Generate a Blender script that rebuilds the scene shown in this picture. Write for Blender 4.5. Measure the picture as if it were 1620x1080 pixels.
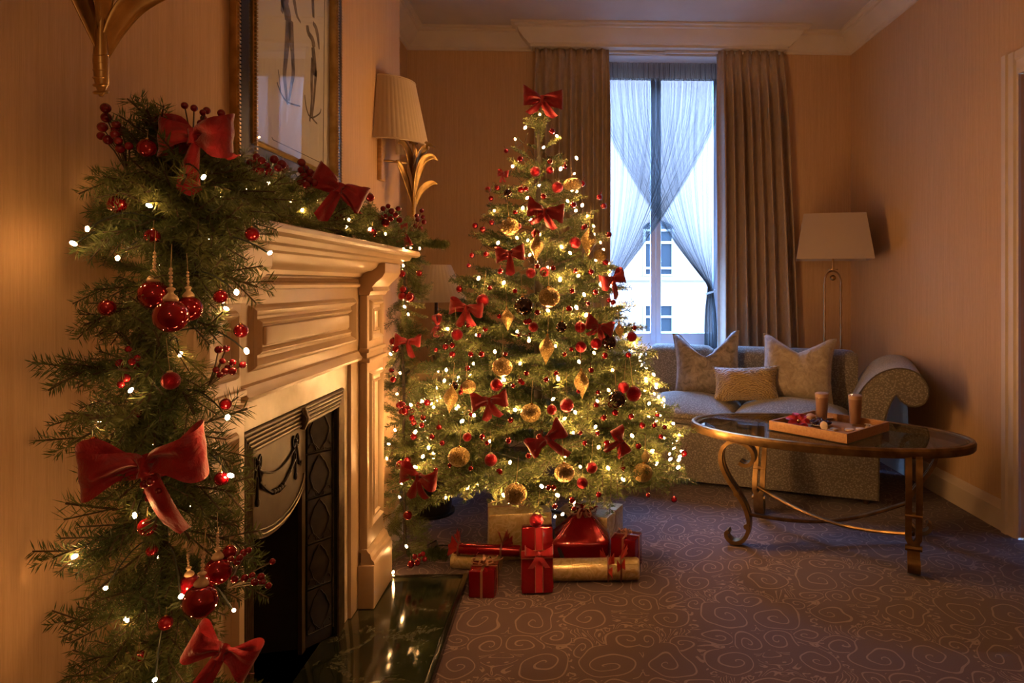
import bpy, bmesh, math, random
import numpy as np
from math import sin, cos, pi, sqrt, radians, atan2
from mathutils import Vector, Matrix, Euler

random.seed(7)
for o in list(bpy.data.objects):
    bpy.data.objects.remove(o)
scene = bpy.context.scene
COL = scene.collection

# ------------------------------------------------------------------ camera
F, CX, CY, EYE, YAW = 1080.0, 938.0, 448.0, 1.10, radians(2.0)
cam_d = bpy.data.cameras.new('camera')
cam_d.sensor_width = 36.0
cam_d.lens = 24.0
cam_d.shift_x = (810.0 - CX) / 1620.0
cam_d.shift_y = -(540.0 - CY) / 1620.0
cam_d.clip_start = 0.05
cam_d.clip_end = 200
cam = bpy.data.objects.new('camera', cam_d)
cam.location = (0, 0, EYE)
cam.rotation_euler = (pi / 2, 0, -YAW)
COL.objects.link(cam)
scene.camera = cam

# ------------------------------------------------------------------ world, lights, exposure
world = bpy.data.worlds.new('sky')
scene.world = world
world.use_nodes = True
bg = world.node_tree.nodes['Background']
bg.inputs[0].default_value = (0.21, 0.45, 1.0, 1)
bg.inputs[1].default_value = 150.0

WARM = (1.0, 0.50, 0.17)
BULB_STRENGTH = 560.0


def lamp(name, loc, energy, size, col=(1.0, 0.52, 0.22)):
    d = bpy.data.lights.new(name, 'POINT')
    d.energy = energy
    d.color = col
    d.shadow_soft_size = size
    o = bpy.data.objects.new(name, d)
    o.location = loc
    COL.objects.link(o)
    return o


# portal: guides sky sampling through the window opening, gives no light of its own
pd = bpy.data.lights.new('window_portal', 'AREA')
pd.shape = 'RECTANGLE'; pd.size = 0.98; pd.size_y = 2.08
pd.cycles.is_portal = True
po = bpy.data.objects.new('window_portal', pd)
po.location = (0.64, 4.99, 1.62); po.rotation_euler = (-pi / 2, 0, 0)
COL.objects.link(po)

# unseen warm fill, for lamps inferred in the half of the room behind the photographer
lamp('room_lamp_light', (1.1, -1.9, 1.55), 5.0, 0.16, (1.0, 0.64, 0.40))
lamp('left_wall_fill_light', (0.35, -1.3, 2.0), 8.0, 0.14, (1.0, 0.56, 0.26))  # unseen fill added to brighten the upper left wall

scene.view_settings.view_transform = 'Standard'
scene.view_settings.look = 'None'
scene.view_settings.gamma = 1.0
scene.view_settings.use_curve_mapping = False
scene.view_settings.exposure = 0.0
cy = scene.cycles
cy.use_denoising = True
cy.sample_clamp_indirect = 4.0
cy.max_bounces = 7
cy.transparent_max_bounces = 24
cy.caustics_reflective = False
cy.caustics_refractive = False
try:
    cy.use_light_tree = True
except Exception:
    pass

# ------------------------------------------------------------------ projection helpers


def ray(px, py):
    a = (px - CX) / F
    b = (CY - py) / F
    c, s = cos(YAW), sin(YAW)
    return Vector((a * c + s, -a * s + c, b))


def PY(px, py, y):
    d = ray(px, py)
    t = y / d.y
    return Vector((d.x * t, y, EYE + d.z * t))


def PX(px, py, x):
    d = ray(px, py)
    t = x / d.x
    return Vector((x, d.y * t, EYE + d.z * t))


def PZ(px, py, z):
    d = ray(px, py)
    t = (z - EYE) / d.z
    return Vector((d.x * t, d.y * t, z))


def proj(p):
    c, s = cos(YAW), sin(YAW)
    f = p[0] * s + p[1] * c
    r = p[0] * c - p[1] * s
    return (CX + F * r / f, CY - F * (p[2] - EYE) / f)


# ------------------------------------------------------------------ mesh builder


class MB:
    def __init__(self):
        self.v, self.f = [], []

    def add(self, vs, fs):
        n = len(self.v)
        self.v += [tuple(p) for p in vs]
        self.f += [tuple(i + n for i in f) for f in fs]
        return self

    def box(self, lo, hi, bevel=0.0, mat=None):
        bm = bmesh.new()
        bmesh.ops.create_cube(bm, size=1.0)
        c = [(lo[i] + hi[i]) / 2 for i in range(3)]
        s = [abs(hi[i] - lo[i]) for i in range(3)]
        for w in bm.verts:
            w.co = Vector((w.co.x * s[0], w.co.y * s[1], w.co.z * s[2]))
        if bevel > 0:
            bmesh.ops.bevel(bm, geom=list(bm.edges), offset=min(bevel, 0.45 * min(s)), segments=2, affect='EDGES', profile=0.5)
        bm.verts.index_update()
        vs = [Vector(c) + w.co for w in bm.verts]
        if mat is not None:
            vs = [mat @ p for p in vs]
        fs = [tuple(w.index for w in f.verts) for f in bm.faces]
        bm.free()
        return self.add(vs, fs)

    def tube(self, pts, r, n=8, cap=True, closed=False, flat=1.0, up=None):
        pts = [Vector(p) for p in pts]
        m = len(pts)
        rs = r if isinstance(r, (list, tuple)) else [r] * m
        tang = []
        for i in range(m):
            if closed:
                t = pts[(i + 1) % m] - pts[i - 1]
            else:
                t = pts[min(i + 1, m - 1)] - pts[max(i - 1, 0)]
            tang.append(t.normalized() if t.length > 1e-9 else Vector((0, 0, 1)))
        t0 = tang[0]
        ref = Vector(up) if up is not None else (Vector((0, 0, 1)) if abs(t0.z) < 0.9 else Vector((1, 0, 0)))
        nrm = (ref - t0 * ref.dot(t0)).normalized()
        vs, fs = [], []
        for i in range(m):
            t = tang[i]
            if up is not None:
                q = Vector(up) - t * Vector(up).dot(t)
                if q.length > 1e-4:
                    nrm = q.normalized()
            else:
                nrm = nrm - t * nrm.dot(t)
                nrm = nrm.normalized() if nrm.length > 1e-6 else t.orthogonal().normalized()
            bn = t.cross(nrm)
            for k in range(n):
                a = 2 * pi * k / n
                vs.append(pts[i] + nrm * (cos(a) * rs[i]) + bn * (sin(a) * rs[i] * flat))
        for i in range(m if closed else m - 1):
            j = (i + 1) % m
            for k in range(n):
                q = (k + 1) % n
                fs.append((i * n + k, i * n + q, j * n + q, j * n + k))
        if cap and not closed:
            fs.append(tuple(range(n))[::-1])
            fs.append(tuple((m - 1) * n + k for k in range(n)))
        return self.add(vs, fs)

    def bar(self, pts, w, h, up):
        """rectangular bar: w along the binormal, h along up-ish"""
        pts = [Vector(p) for p in pts]
        m = len(pts)
        vs, fs = [], []
        for i in range(m):
            t = (pts[min(i + 1, m - 1)] - pts[max(i - 1, 0)]).normalized()
            side = Vector(up)
            side = (side - t * side.dot(t)).normalized()
            nn = t.cross(side)
            for a, b in ((-1, -1), (1, -1), (1, 1), (-1, 1)):
                vs.append(pts[i] + side * (a * w / 2) + nn * (b * h / 2))
        for i in range(m - 1):
            for k in range(4):
                q = (k + 1) % 4
                fs.append((i * 4 + k, i * 4 + q, i * 4 + 4 + q, i * 4 + 4 + k))
        fs.append((3, 2, 1, 0))
        fs.append(tuple((m - 1) * 4 + k for k in range(4)))
        return self.add(vs, fs)

    def lathe(self, prof, n=24, c=(0, 0, 0), a0=0.0, a1=2 * pi, fn=None):
        full = abs(a1 - a0 - 2 * pi) < 1e-6
        k = n if full else n + 1
        vs, fs = [], []
        for (r, z) in prof:
            for i in range(k):
                a = a0 + (a1 - a0) * i / n
                rr = r * (fn(a, z) if fn else 1.0)
                vs.append((c[0] + rr * cos(a), c[1] + rr * sin(a), c[2] + z))
        for j in range(len(prof) - 1):
            for i in range(n if full else n):
                i2 = (i + 1) % k
                if not full and i + 1 >= k:
                    continue
                fs.append((j * k + i, j * k + i2, (j + 1) * k + i2, (j + 1) * k + i))
        return self.add(vs, fs)

    def sphere(self, c, r, nu=12, nv=8, sz=(1, 1, 1)):
        vs = [(c[0], c[1], c[2] - r * sz[2])]
        for j in range(1, nv):
            t = pi * j / nv
            for i in range(nu):
                a = 2 * pi * i / nu
                vs.append((c[0] + r * sz[0] * sin(t) * cos(a), c[1] + r * sz[1] * sin(t) * sin(a), c[2] - r * sz[2] * cos(t)))
        vs.append((c[0], c[1], c[2] + r * sz[2]))
        fs = []
        for i in range(nu):
            fs.append((0, 1 + (i + 1) % nu, 1 + i))
        for j in range(nv - 2):
            for i in range(nu):
                a, b = 1 + j * nu + i, 1 + j * nu + (i + 1) % nu
                fs.append((a, b, b + nu, a + nu))
        top = len(vs) - 1
        for i in range(nu):
            a, b = 1 + (nv - 2) * nu + i, 1 + (nv - 2) * nu + (i + 1) % nu
            fs.append((a, b, top))
        return self.add(vs, fs)

    def grid(self, fn, nu, nv, cu=False, cv=False):
        """fn(u,v) with u,v in 0..1"""
        ku, kv = (nu if cu else nu + 1), (nv if cv else nv + 1)
        vs = [fn(i / nu, j / nv) for j in range(kv) for i in range(ku)]
        fs = []
        for j in range(nv):
            j2 = (j + 1) % kv
            for i in range(nu):
                i2 = (i + 1) % ku
                fs.append((j * ku + i, j * ku + i2, j2 * ku + i2, j2 * ku + i))
        return self.add(vs, fs)

    def prism(self, poly, mapf, depth0, depth1):
        """poly (a,b) list; mapf(a,b,d)->xyz"""
        n = len(poly)
        vs = [mapf(a, b, depth0) for a, b in poly] + [mapf(a, b, depth1) for a, b in poly]
        fs = [tuple(range(n))[::-1], tuple(range(n, 2 * n))]
        for i in range(n):
            j = (i + 1) % n
            fs.append((i, j, n + j, n + i))
        return self.add(vs, fs)

    def sweep(self, path, prof, closed=False):
        """mitred sweep of a moulding along a floor-plan polyline; prof = (out, z), out to the LEFT of travel"""
        P = [Vector((p[0], p[1])) for p in path]
        n, k = len(P), len(prof)
        vs = []
        for i in range(n):
            if i == 0 and not closed:
                d = (P[1] - P[0]).normalized(); m = Vector((-d.y, d.x))
            elif i == n - 1 and not closed:
                d = (P[-1] - P[-2]).normalized(); m = Vector((-d.y, d.x))
            else:
                d0 = (P[i] - P[i - 1]).normalized(); d1 = (P[(i + 1) % n] - P[i]).normalized()
                n0, n1 = Vector((-d0.y, d0.x)), Vector((-d1.y, d1.x))
                m = (n0 + n1); m = m / max(0.2, m.dot(n0))
            for (o, z) in prof:
                vs.append((P[i].x + m.x * o, P[i].y + m.y * o, z))
        fs = []
        for i in range(n - 1):
            for j in range(k):
                j2 = (j + 1) % k
                fs.append((i * k + j, i * k + j2, (i + 1) * k + j2, (i + 1) * k + j))
        fs.append(tuple(range(k))[::-1]); fs.append(tuple((n - 1) * k + j for j in range(k)))
        return self.add(vs, fs)

    def mesh(self, name, mat, smooth=True, angle=40):
        me = bpy.data.meshes.new(name)
        me.from_pydata(self.v, [], self.f)
        if mat is not None:
            me.materials.append(mat)
        bm = bmesh.new(); bm.from_mesh(me)
        bmesh.ops.recalc_face_normals(bm, faces=bm.faces)
        bm.to_mesh(me); bm.free()
        if smooth:
            me.polygons.foreach_set('use_smooth', [True] * len(me.polygons))
            try:
                me.set_sharp_from_angle(angle=radians(angle))
            except Exception:
                pass
        me.update()
        return me


def link(name, me, parent=None, loc=None):
    o = bpy.data.objects.new(name, me)
    COL.objects.link(o)
    if parent is not None:
        o.parent = parent
    if loc is not None:
        o.location = loc
    return o


def part(name, mb, mat, parent=None, world=True, smooth=True, angle=40, label=None):
    """one mesh object; vertices given in world space are moved into the (unrotated) parent's space"""
    me = mb.mesh(name, mat, smooth, angle)
    if parent is not None and world:
        off = Vector(parent.location)
        q = parent.parent
        while q is not None:
            off += Vector(q.location); q = q.parent
        me.transform(Matrix.Translation(-off))
    o = link(name, me, parent)
    if label:
        o['label'] = label
    return o


def tag(o, label, cat, group=None, kind=None):
    if label:
        o['label'] = label
    if cat:
        o['category'] = cat
    if group:
        o['group'] = group
    if kind:
        o['kind'] = kind
    return o


def thing(name, label, cat, loc=(0, 0, 0), rot=None, group=None, scale=None):
    o = bpy.data.objects.new(name, None)
    o.empty_display_size = 0.05
    COL.objects.link(o)
    o.location = loc
    if rot is not None:
        o.rotation_euler = rot
    if scale is not None:
        o.scale = (scale, scale, scale)
    return tag(o, label, cat, group)


def structure(name, mb, mat, parent=None, smooth=True, angle=40, label=None):
    o = part(name, mb, mat, parent, True, smooth, angle)
    if parent is None:
        o['kind'] = 'structure'
        if label:
            o['label'] = label
    return o


def dup(root, loc=None, rot=None, scale=None, label=None, group=None):
    r = root.copy(); COL.objects.link(r)
    if loc is not None:
        r.location = loc
    if rot is not None:
        r.rotation_euler = rot
    if scale is not None:
        r.scale = (scale, scale, scale) if not isinstance(scale, (tuple, list)) else scale
    if label:
        r['label'] = label
    if group:
        r['group'] = group
    for ch in list(root.children):
        c = ch.copy(); COL.objects.link(c); c.parent = r
        for g in list(ch.children):
            d = g.copy(); COL.objects.link(d); d.parent = c
    return r


# ------------------------------------------------------------------ materials
M = {}


def principled(name, col, rough=0.5, metal=0.0, spec=None, sheen=0.0, coat=0.0, trans=0.0, ior=None):
    m = bpy.data.materials.new(name)
    m.use_nodes = True
    b = m.node_tree.nodes['Principled BSDF']
    b.inputs['Base Color'].default_value = (*col, 1)
    b.inputs['Roughness'].default_value = rough
    b.inputs['Metallic'].default_value = metal
    if spec is not None:
        b.inputs['Specular IOR Level'].default_value = spec
    if sheen:
        b.inputs['Sheen Weight'].default_value = sheen
    if coat:
        b.inputs['Coat Weight'].default_value = coat
        b.inputs['Coat Roughness'].default_value = 0.05
    if trans:
        b.inputs['Transmission Weight'].default_value = trans
    if ior:
        b.inputs['IOR'].default_value = ior
    M[name] = m
    return m


class NT:
    """tiny node-graph helper"""

    def __init__(self, m):
        self.t = m.node_tree
        self.n = self.t.nodes
        self.b = self.n.get('Principled BSDF')

    def node(self, kind, **kw):
        x = self.n.new(kind)
        for k, v in kw.items():
            setattr(x, k, v)
        return x

    def link(self, a, b):
        self.t.links.new(a, b)

    def math(self, op, a, b=None, c=None, clamp=False):
        x = self.n.new('ShaderNodeMath'); x.operation = op; x.use_clamp = clamp
        for i, q in enumerate((a, b, c)):
            if q is None:
                continue
            if isinstance(q, (int, float)):
                x.inputs[i].default_value = q
            else:
                self.link(q, x.inputs[i])
        return x.outputs[0]

    def coords(self, kind='Object', scale=(1, 1, 1), rot=(0, 0, 0)):
        tc = self.n.new('ShaderNodeTexCoord')
        mp = self.n.new('ShaderNodeMapping')
        mp.inputs['Scale'].default_value = scale
        mp.inputs['Rotation'].default_value = rot
        self.link(tc.outputs[kind], mp.inputs['Vector'])
        return mp.outputs['Vector']

    def noise(self, vec, scale, detail=3, rough=0.5, dist=0.0):
        x = self.n.new('ShaderNodeTexNoise')
        x.inputs['Scale'].default_value = scale
        x.inputs['Detail'].default_value = detail
        x.inputs['Roughness'].default_value = rough
        x.inputs['Distortion'].default_value = dist
        if vec is not None:
            self.link(vec, x.inputs['Vector'])
        return x

    def ramp(self, fac, stops):
        x = self.n.new('ShaderNodeValToRGB')
        cr = x.color_ramp
        while len(cr.elements) < len(stops):
            cr.elements.new(0.5)
        for e, (p, c) in zip(cr.elements, stops):
            e.position = p
            e.color = (*c, 1)
        self.link(fac, x.inputs[0])
        return x.outputs[0]

    def mix(self, fac, a, b):
        x = self.n.new('ShaderNodeMix'); x.data_type = 'RGBA'
        for i, q in ((0, fac), (6, a), (7, b)):
            if isinstance(q, (int, float)):
                x.inputs[i].default_value = q
            elif isinstance(q, tuple):
                x.inputs[i].default_value = (*q, 1)
            else:
                self.link(q, x.inputs[i])
        return x.outputs[2]

    def bump(self, h, strength=0.3, dist=0.01):
        x = self.n.new('ShaderNodeBump')
        x.inputs['Strength'].default_value = strength
        x.inputs['Distance'].default_value = dist
        self.link(h, x.inputs['Height'])
        self.link(x.outputs[0], self.b.inputs['Normal'])

    def base(self, sock):
        self.link(sock, self.b.inputs['Base Color'])


def noisy(name, c0, c1, scale, rough=0.5, metal=0.0, bump=0.0, bdist=0.004, coords='Object', stretch=(1, 1, 1), detail=4, **kw):
    m = principled(name, c0, rough, metal, **kw)
    t = NT(m)
    n = t.noise(t.coords(coords, stretch), scale, detail)
    t.base(t.ramp(n.outputs[0], [(0.32, c0), (0.68, c1)]))
    if bump:
        t.bump(n.outputs[0], bump, bdist)
    return m


# wallpaper: fine vertical strie threads on a soft gold-beige ground
def wallpaper(name, c0, c1):
    m = principled(name, c0, 0.62, spec=0.25)
    t = NT(m)
    n1 = t.noise(t.coords('Object', (1, 1, 0.02)), 190, 3, 0.6)
    n2 = t.noise(t.coords('Object', (1, 1, 0.05)), 620, 2, 0.5)
    n3 = t.noise(t.coords('Object', (1, 1, 0.6)), 1.6, 3)
    s = t.math('ADD', t.math('MULTIPLY', n1.outputs[0], 0.6), t.math('MULTIPLY', n2.outputs[0], 0.4))
    c = t.ramp(s, [(0.36, c0), (0.64, c1)])
    c = t.mix(t.math('MULTIPLY', n3.outputs[0], 0.25), c, tuple(0.8 * q for q in c0))
    t.base(c)
    t.bump(s, 0.25, 0.0015)
    return m


wallpaper('wallpaper', (0.57, 0.36, 0.185), (0.69, 0.455, 0.25))
noisy('plaster', (0.70, 0.62, 0.52), (0.76, 0.68, 0.58), 6, 0.75)
noisy('ceiling_paint', (0.60, 0.54, 0.50), (0.66, 0.60, 0.56), 4, 0.85)
noisy('mantel_paint', (0.52, 0.37, 0.215), (0.60, 0.44, 0.27), 7, 0.34, bump=0.05, spec=0.45)
noisy('slip_marble', (0.50, 0.40, 0.26), (0.72, 0.60, 0.42), 9, 0.25, detail=8)
noisy('joinery_paint', (0.62, 0.50, 0.38), (0.66, 0.54, 0.42), 8, 0.45)
noisy('window_paint', (0.72, 0.74, 0.80), (0.78, 0.80, 0.85), 8, 0.4)
noisy('cast_iron', (0.020, 0.016, 0.013), (0.045, 0.034, 0.024), 30, 0.42, 0.5, bump=0.08)
noisy('iron_relief', (0.075, 0.050, 0.028), (0.12, 0.085, 0.045), 40, 0.38, 0.6)
noisy('bronze_plate', (0.05, 0.032, 0.017), (0.09, 0.06, 0.032), 14, 0.45, 0.5, bump=0.05)
noisy('soot', (0.020, 0.013, 0.008), (0.036, 0.024, 0.014), 8, 0.9)

# dark green marble hearth with pale veins
m = principled('green_marble', (0.02, 0.03, 0.018), 0.10, spec=0.6)
t = NT(m)
v = t.coords('Object')
n1 = t.noise(v, 5, 8, 0.65, 1.6)
n2 = t.noise(v, 11, 8, 0.7, 2.2)
vein = t.math('SUBTRACT', 1.0, t.math('MULTIPLY', t.math('ABSOLUTE', t.math('SUBTRACT', n2.outputs[0], 0.5)), 16.0), clamp=True)
vein = t.math('MULTIPLY', vein, t.math('GREATER_THAN', n1.outputs[0], 0.52))
c = t.ramp(n1.outputs[0], [(0.3, (0.006, 0.009, 0.005)), (0.55, (0.022, 0.028, 0.014)), (0.8, (0.05, 0.055, 0.03))])
t.base(t.mix(t.math('MULTIPLY', vein, 0.45), c, (0.20, 0.19, 0.13)))
principled('black_granite', (0.008, 0.007, 0.006), 0.15)

# carpet: scrolling damask line on a brown-mauve pile
m = principled('carpet', (0.1, 0.07, 0.06), 0.95, spec=0.1, sheen=0.15)
t = NT(m)
tc = t.node('ShaderNodeTexCoord')
sep = t.node('ShaderNodeSeparateXYZ'); t.link(tc.outputs['Object'], sep.inputs[0])
wob = t.noise(tc.outputs['Object'], 7.0, 1, 0.4)
wsep = t.node('ShaderNodeSeparateColor'); t.link(wob.outputs['Color'], wsep.inputs[0])
ux = t.math('ADD', sep.outputs[0], t.math('MULTIPLY', t.math('SUBTRACT', wsep.outputs[0], 0.5), 0.10))
uy = t.math('ADD', sep.outputs[1], t.math('MULTIPLY', t.math('SUBTRACT', wsep.outputs[1], 0.5), 0.10))
TW, TH = 0.20, 0.54                      # half width and height of the mirrored repeat
mx = t.math('PINGPONG', ux, TW)
row = t.math('FLOOR', t.math('DIVIDE', ux, 2 * TW))
yy = t.math('MODULO', t.math('ADD', t.math('ADD', uy, t.math('MULTIPLY', row, 0.5 * TH)), 20 * TH), TH)
# spirals: centre x, centre y, pitch, reach, handedness
SP = [(0.075, 0.08, 0.036, 0.078, 1), (0.145, 0.200, 0.029, 0.066, -1), (0.045, 0.235, 0.026, 0.050, 1),
      (0.120, 0.350, 0.040, 0.088, 1), (0.035, 0.430, 0.027, 0.054, -1), (0.170, 0.475, 0.028, 0.060, -1)]
best = None
cover = None
for (sx, sy, pitch, reach, hand) in SP:
    dx = t.math('SUBTRACT', mx, sx)
    dy = t.math('SUBTRACT', yy, sy)
    dy = t.math('SUBTRACT', t.math('MODULO', t.math('ADD', dy, 1.5 * TH), TH), 0.5 * TH)
    r = t.math('SQRT', t.math('ADD', t.math('MULTIPLY', dx, dx), t.math('MULTIPLY', t.math('MULTIPLY', dy, dy), 0.8)))
    th = t.math('MULTIPLY', t.math('ARCTAN2', dy, dx), hand / (2 * pi))
    ph = t.math('FRACT', t.math('ADD', t.math('DIVIDE', r, pitch), t.math('ADD', th, 1.0)))
    d = t.math('MULTIPLY', t.math('ABSOLUTE', t.math('SUBTRACT', ph, 0.5)), pitch)
    line = t.math('LESS_THAN', d, 0.0024)
    inside = t.math('LESS_THAN', r, reach)
    if best is None:
        best, cover = t.math('MULTIPLY', line, inside), inside
    else:
        new = t.math('MULTIPLY', t.math('MULTIPLY', line, inside), t.math('SUBTRACT', 1.0, cover))
        best = t.math('MAXIMUM', best, new)
        cover = t.math('MAXIMUM', cover, inside)
# leafy contour lines in the ground between the scrolls
cmb = t.node('ShaderNodeCombineXYZ'); t.link(mx, cmb.inputs[0]); t.link(yy, cmb.inputs[1])
nf = t.noise(cmb.outputs[0], 9.0, 1, 0.3, 1.7)
cont = t.math('FRACT', t.math('MULTIPLY', nf.outputs[0], 11.0))
cl = t.math('LESS_THAN', t.math('ABSOLUTE', t.math('SUBTRACT', cont, 0.5)), 0.13)
cl = t.math('MULTIPLY', cl, t.math('SUBTRACT', 1.0, cover))
pat = t.math('MAXIMUM', best, cl)
pile = t.noise(tc.outputs['Object'], 420, 2)
big = t.noise(tc.outputs['Object'], 1.3, 2)
pat = t.math('MULTIPLY', pat, t.math('ADD', 0.45, t.math('MULTIPLY', pile.outputs[0], 0.8)), clamp=True)
ground = t.ramp(pile.outputs[0], [(0.3, (0.072, 0.043, 0.044)), (0.7, (0.116, 0.073, 0.074))])
t.base(t.mix(pat, ground, (0.235, 0.162, 0.146)))
t.bump(t.math('ADD', pile.outputs[0], t.math('MULTIPLY', pat, 0.6)), 0.35, 0.004)

# curtains, upholstery, cushions
m = principled('curtain_damask', (0.22, 0.15, 0.09), 0.6, spec=0.3, sheen=0.2)
t = NT(m)
n = t.noise(t.coords('Object', (1, 1, 0.7)), 26, 4, 0.6, 1.2)
n2 = t.noise(t.coords('Object', (1, 1, 0.05)), 300, 2)
t.base(t.ramp(t.math('ADD', t.math('MULTIPLY', n.outputs[0], 0.7), t.math('MULTIPLY', n2.outputs[0], 0.3)), [(0.34, (0.37, 0.265, 0.18)), (0.66, (0.47, 0.345, 0.24))]))
t.bump(n.outputs[0], 0.15, 0.003)

m = principled('sofa_fabric', (0.4, 0.36, 0.3), 0.85, spec=0.2, sheen=0.3)
t = NT(m)
vo = t.node('ShaderNodeTexVoronoi'); vo.inputs['Scale'].default_value = 105
t.link(t.coords('Object', (1, 1, 1.2)), vo.inputs['Vector'])
n = t.noise(t.coords('Object'), 130, 2)
s = t.math('ADD', t.math('MULTIPLY', vo.outputs['Distance'], 0.8), t.math('MULTIPLY', n.outputs[0], 0.45))
t.base(t.ramp(s, [(0.38, (0.31, 0.275, 0.22)), (0.66, (0.16, 0.135, 0.105))]))
t.bump(s, 0.35, 0.003)
noisy('piping', (0.07, 0.055, 0.04), (0.10, 0.08, 0.06), 60, 0.8)

for nm, a, b, sc in (('velvet_silver', (0.10, 0.078, 0.065), (0.30, 0.25, 0.22), 22), ('velvet_sand', (0.28, 0.22, 0.155), (0.48, 0.39, 0.28), 26)):
    m = principled(nm, a, 0.42, spec=0.4, sheen=0.6)
    t = NT(m)
    n = t.noise(t.coords('Object'), sc, 6, 0.65, 1.0)
    t.base(t.ramp(n.outputs[0], [(0.35, a), (0.65, b)]))
    t.bump(n.outputs[0], 0.6, 0.012)
m = principled('velvet_gold', (0.3, 0.2, 0.07), 0.4, spec=0.4, sheen=0.5)
t = NT(m)
w = t.node('ShaderNodeTexWave', wave_type='RINGS', rings_direction='SPHERICAL'); w.inputs['Scale'].default_value = 26
w.inputs['Distortion'].default_value = 14; w.inputs['Detail'].default_value = 3
t.link(t.coords('Object', (1, 1, 1.4)), w.inputs['Vector'])
t.base(t.ramp(w.outputs['Fac'], [(0.2, (0.20, 0.13, 0.05)), (0.8, (0.44, 0.31, 0.13))]))
t.bump(w.outputs['Fac'], 0.5, 0.008)


# translucent fabrics
def sheer(name, col, alpha, transl):
    m = bpy.data.materials.new(name); m.use_nodes = True
    nt = m.node_tree; nt.nodes.clear()
    out = nt.nodes.new('ShaderNodeOutputMaterial')
    tr = nt.nodes.new('ShaderNodeBsdfTransparent'); tr.inputs[0].default_value = (1, 1, 1, 1)
    tl = nt.nodes.new('ShaderNodeBsdfTranslucent'); tl.inputs[0].default_value = (*col, 1)
    df = nt.nodes.new('ShaderNodeBsdfDiffuse'); df.inputs[0].default_value = (*col, 1)
    m1 = nt.nodes.new('ShaderNodeMixShader'); m1.inputs[0].default_value = transl
    nt.links.new(df.outputs[0], m1.inputs[1]); nt.links.new(tl.outputs[0], m1.inputs[2])
    m2 = nt.nodes.new('ShaderNodeMixShader'); m2.inputs[0].default_value = alpha
    nt.links.new(tr.outputs[0], m2.inputs[1]); nt.links.new(m1.outputs[0], m2.inputs[2])
    nt.links.new(m2.outputs[0], out.inputs[0])
    M[name] = m
    return m, nt, m2


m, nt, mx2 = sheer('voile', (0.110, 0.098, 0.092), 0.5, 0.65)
# voile: thread density runs in fine streaks down the cloth (uv x)
uvn = nt.nodes.new('ShaderNodeUVMap')
mp = nt.nodes.new('ShaderNodeMapping'); mp.inputs['Scale'].default_value = (95, 0.8, 1)
nt.links.new(uvn.outputs[0], mp.inputs[0])
nz = nt.nodes.new('ShaderNodeTexNoise'); nz.inputs['Scale'].default_value = 1.0; nz.inputs['Detail'].default_value = 2
nt.links.new(mp.outputs[0], nz.inputs['Vector'])
mr = nt.nodes.new('ShaderNodeMapRange'); mr.inputs[1].default_value = 0.3; mr.inputs[2].default_value = 0.7
mr.inputs[3].default_value = 0.26; mr.inputs[4].default_value = 0.72
nt.links.new(nz.outputs[0], mr.inputs[0])
# gathered cloth lies in more layers: opacity = 1 - (1 - a) ** layers
ga = nt.nodes.new('ShaderNodeAttribute'); ga.attribute_name = 'layers'
om = nt.nodes.new('ShaderNodeMath'); om.operation = 'SUBTRACT'; om.inputs[0].default_value = 1.0
nt.links.new(mr.outputs[0], om.inputs[1])
pw = nt.nodes.new('ShaderNodeMath'); pw.operation = 'POWER'
nt.links.new(om.outputs[0], pw.inputs[0]); nt.links.new(ga.outputs['Fac'], pw.inputs[1])
o2 = nt.nodes.new('ShaderNodeMath'); o2.operation = 'SUBTRACT'; o2.inputs[0].default_value = 1.0
nt.links.new(pw.outputs[0], o2.inputs[1]); nt.links.new(o2.outputs[0], mx2.inputs[0])


def shade_fabric(name, col, transl=0.35):
    m = bpy.data.materials.new(name); m.use_nodes = True
    nt = m.node_tree; nt.nodes.clear()
    out = nt.nodes.new('ShaderNodeOutputMaterial')
    tl = nt.nodes.new('ShaderNodeBsdfTranslucent'); tl.inputs[0].default_value = (*col, 1)
    df = nt.nodes.new('ShaderNodeBsdfDiffuse'); df.inputs[0].default_value = (*col, 1)
    m1 = nt.nodes.new('ShaderNodeMixShader'); m1.inputs[0].default_value = transl
    nt.links.new(df.outputs[0], m1.inputs[1]); nt.links.new(tl.outputs[0], m1.inputs[2])
    nt.links.new(m1.outputs[0], out.inputs[0])
    M[name] = m
    return m


shade_fabric('shade_silk', (0.80, 0.66, 0.48))
shade_fabric('shade_linen', (0.62, 0.50, 0.42))


def glassy(name, tint=(1, 1, 1), rough=0.0):
    m = bpy.data.materials.new(name); m.use_nodes = True
    nt = m.node_tree; nt.nodes.clear()
    out = nt.nodes.new('ShaderNodeOutputMaterial')
    tr = nt.nodes.new('ShaderNodeBsdfTransparent'); tr.inputs[0].default_value = (*tint, 1)
    gl = nt.nodes.new('ShaderNodeBsdfGlossy'); gl.inputs['Roughness'].default_value = rough
    fr = nt.nodes.new('ShaderNodeFresnel'); fr.inputs[0].default_value = 1.5
    ge = nt.nodes.new('ShaderNodeNewGeometry')
    iv = nt.nodes.new('ShaderNodeMath'); iv.operation = 'SUBTRACT'; iv.inputs[0].default_value = 1.0
    nt.links.new(ge.outputs['Backfacing'], iv.inputs[1])
    ml = nt.nodes.new('ShaderNodeMath'); ml.operation = 'MULTIPLY'
    nt.links.new(fr.outputs[0], ml.inputs[0]); nt.links.new(iv.outputs[0], ml.inputs[1])
    mx_ = nt.nodes.new('ShaderNodeMixShader')
    nt.links.new(ml.outputs[0], mx_.inputs[0]); nt.links.new(tr.outputs[0], mx_.inputs[1]); nt.links.new(gl.outputs[0], mx_.inputs[2])
    nt.links.new(mx_.outputs[0], out.inputs[0])
    M[name] = m
    return m


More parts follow.
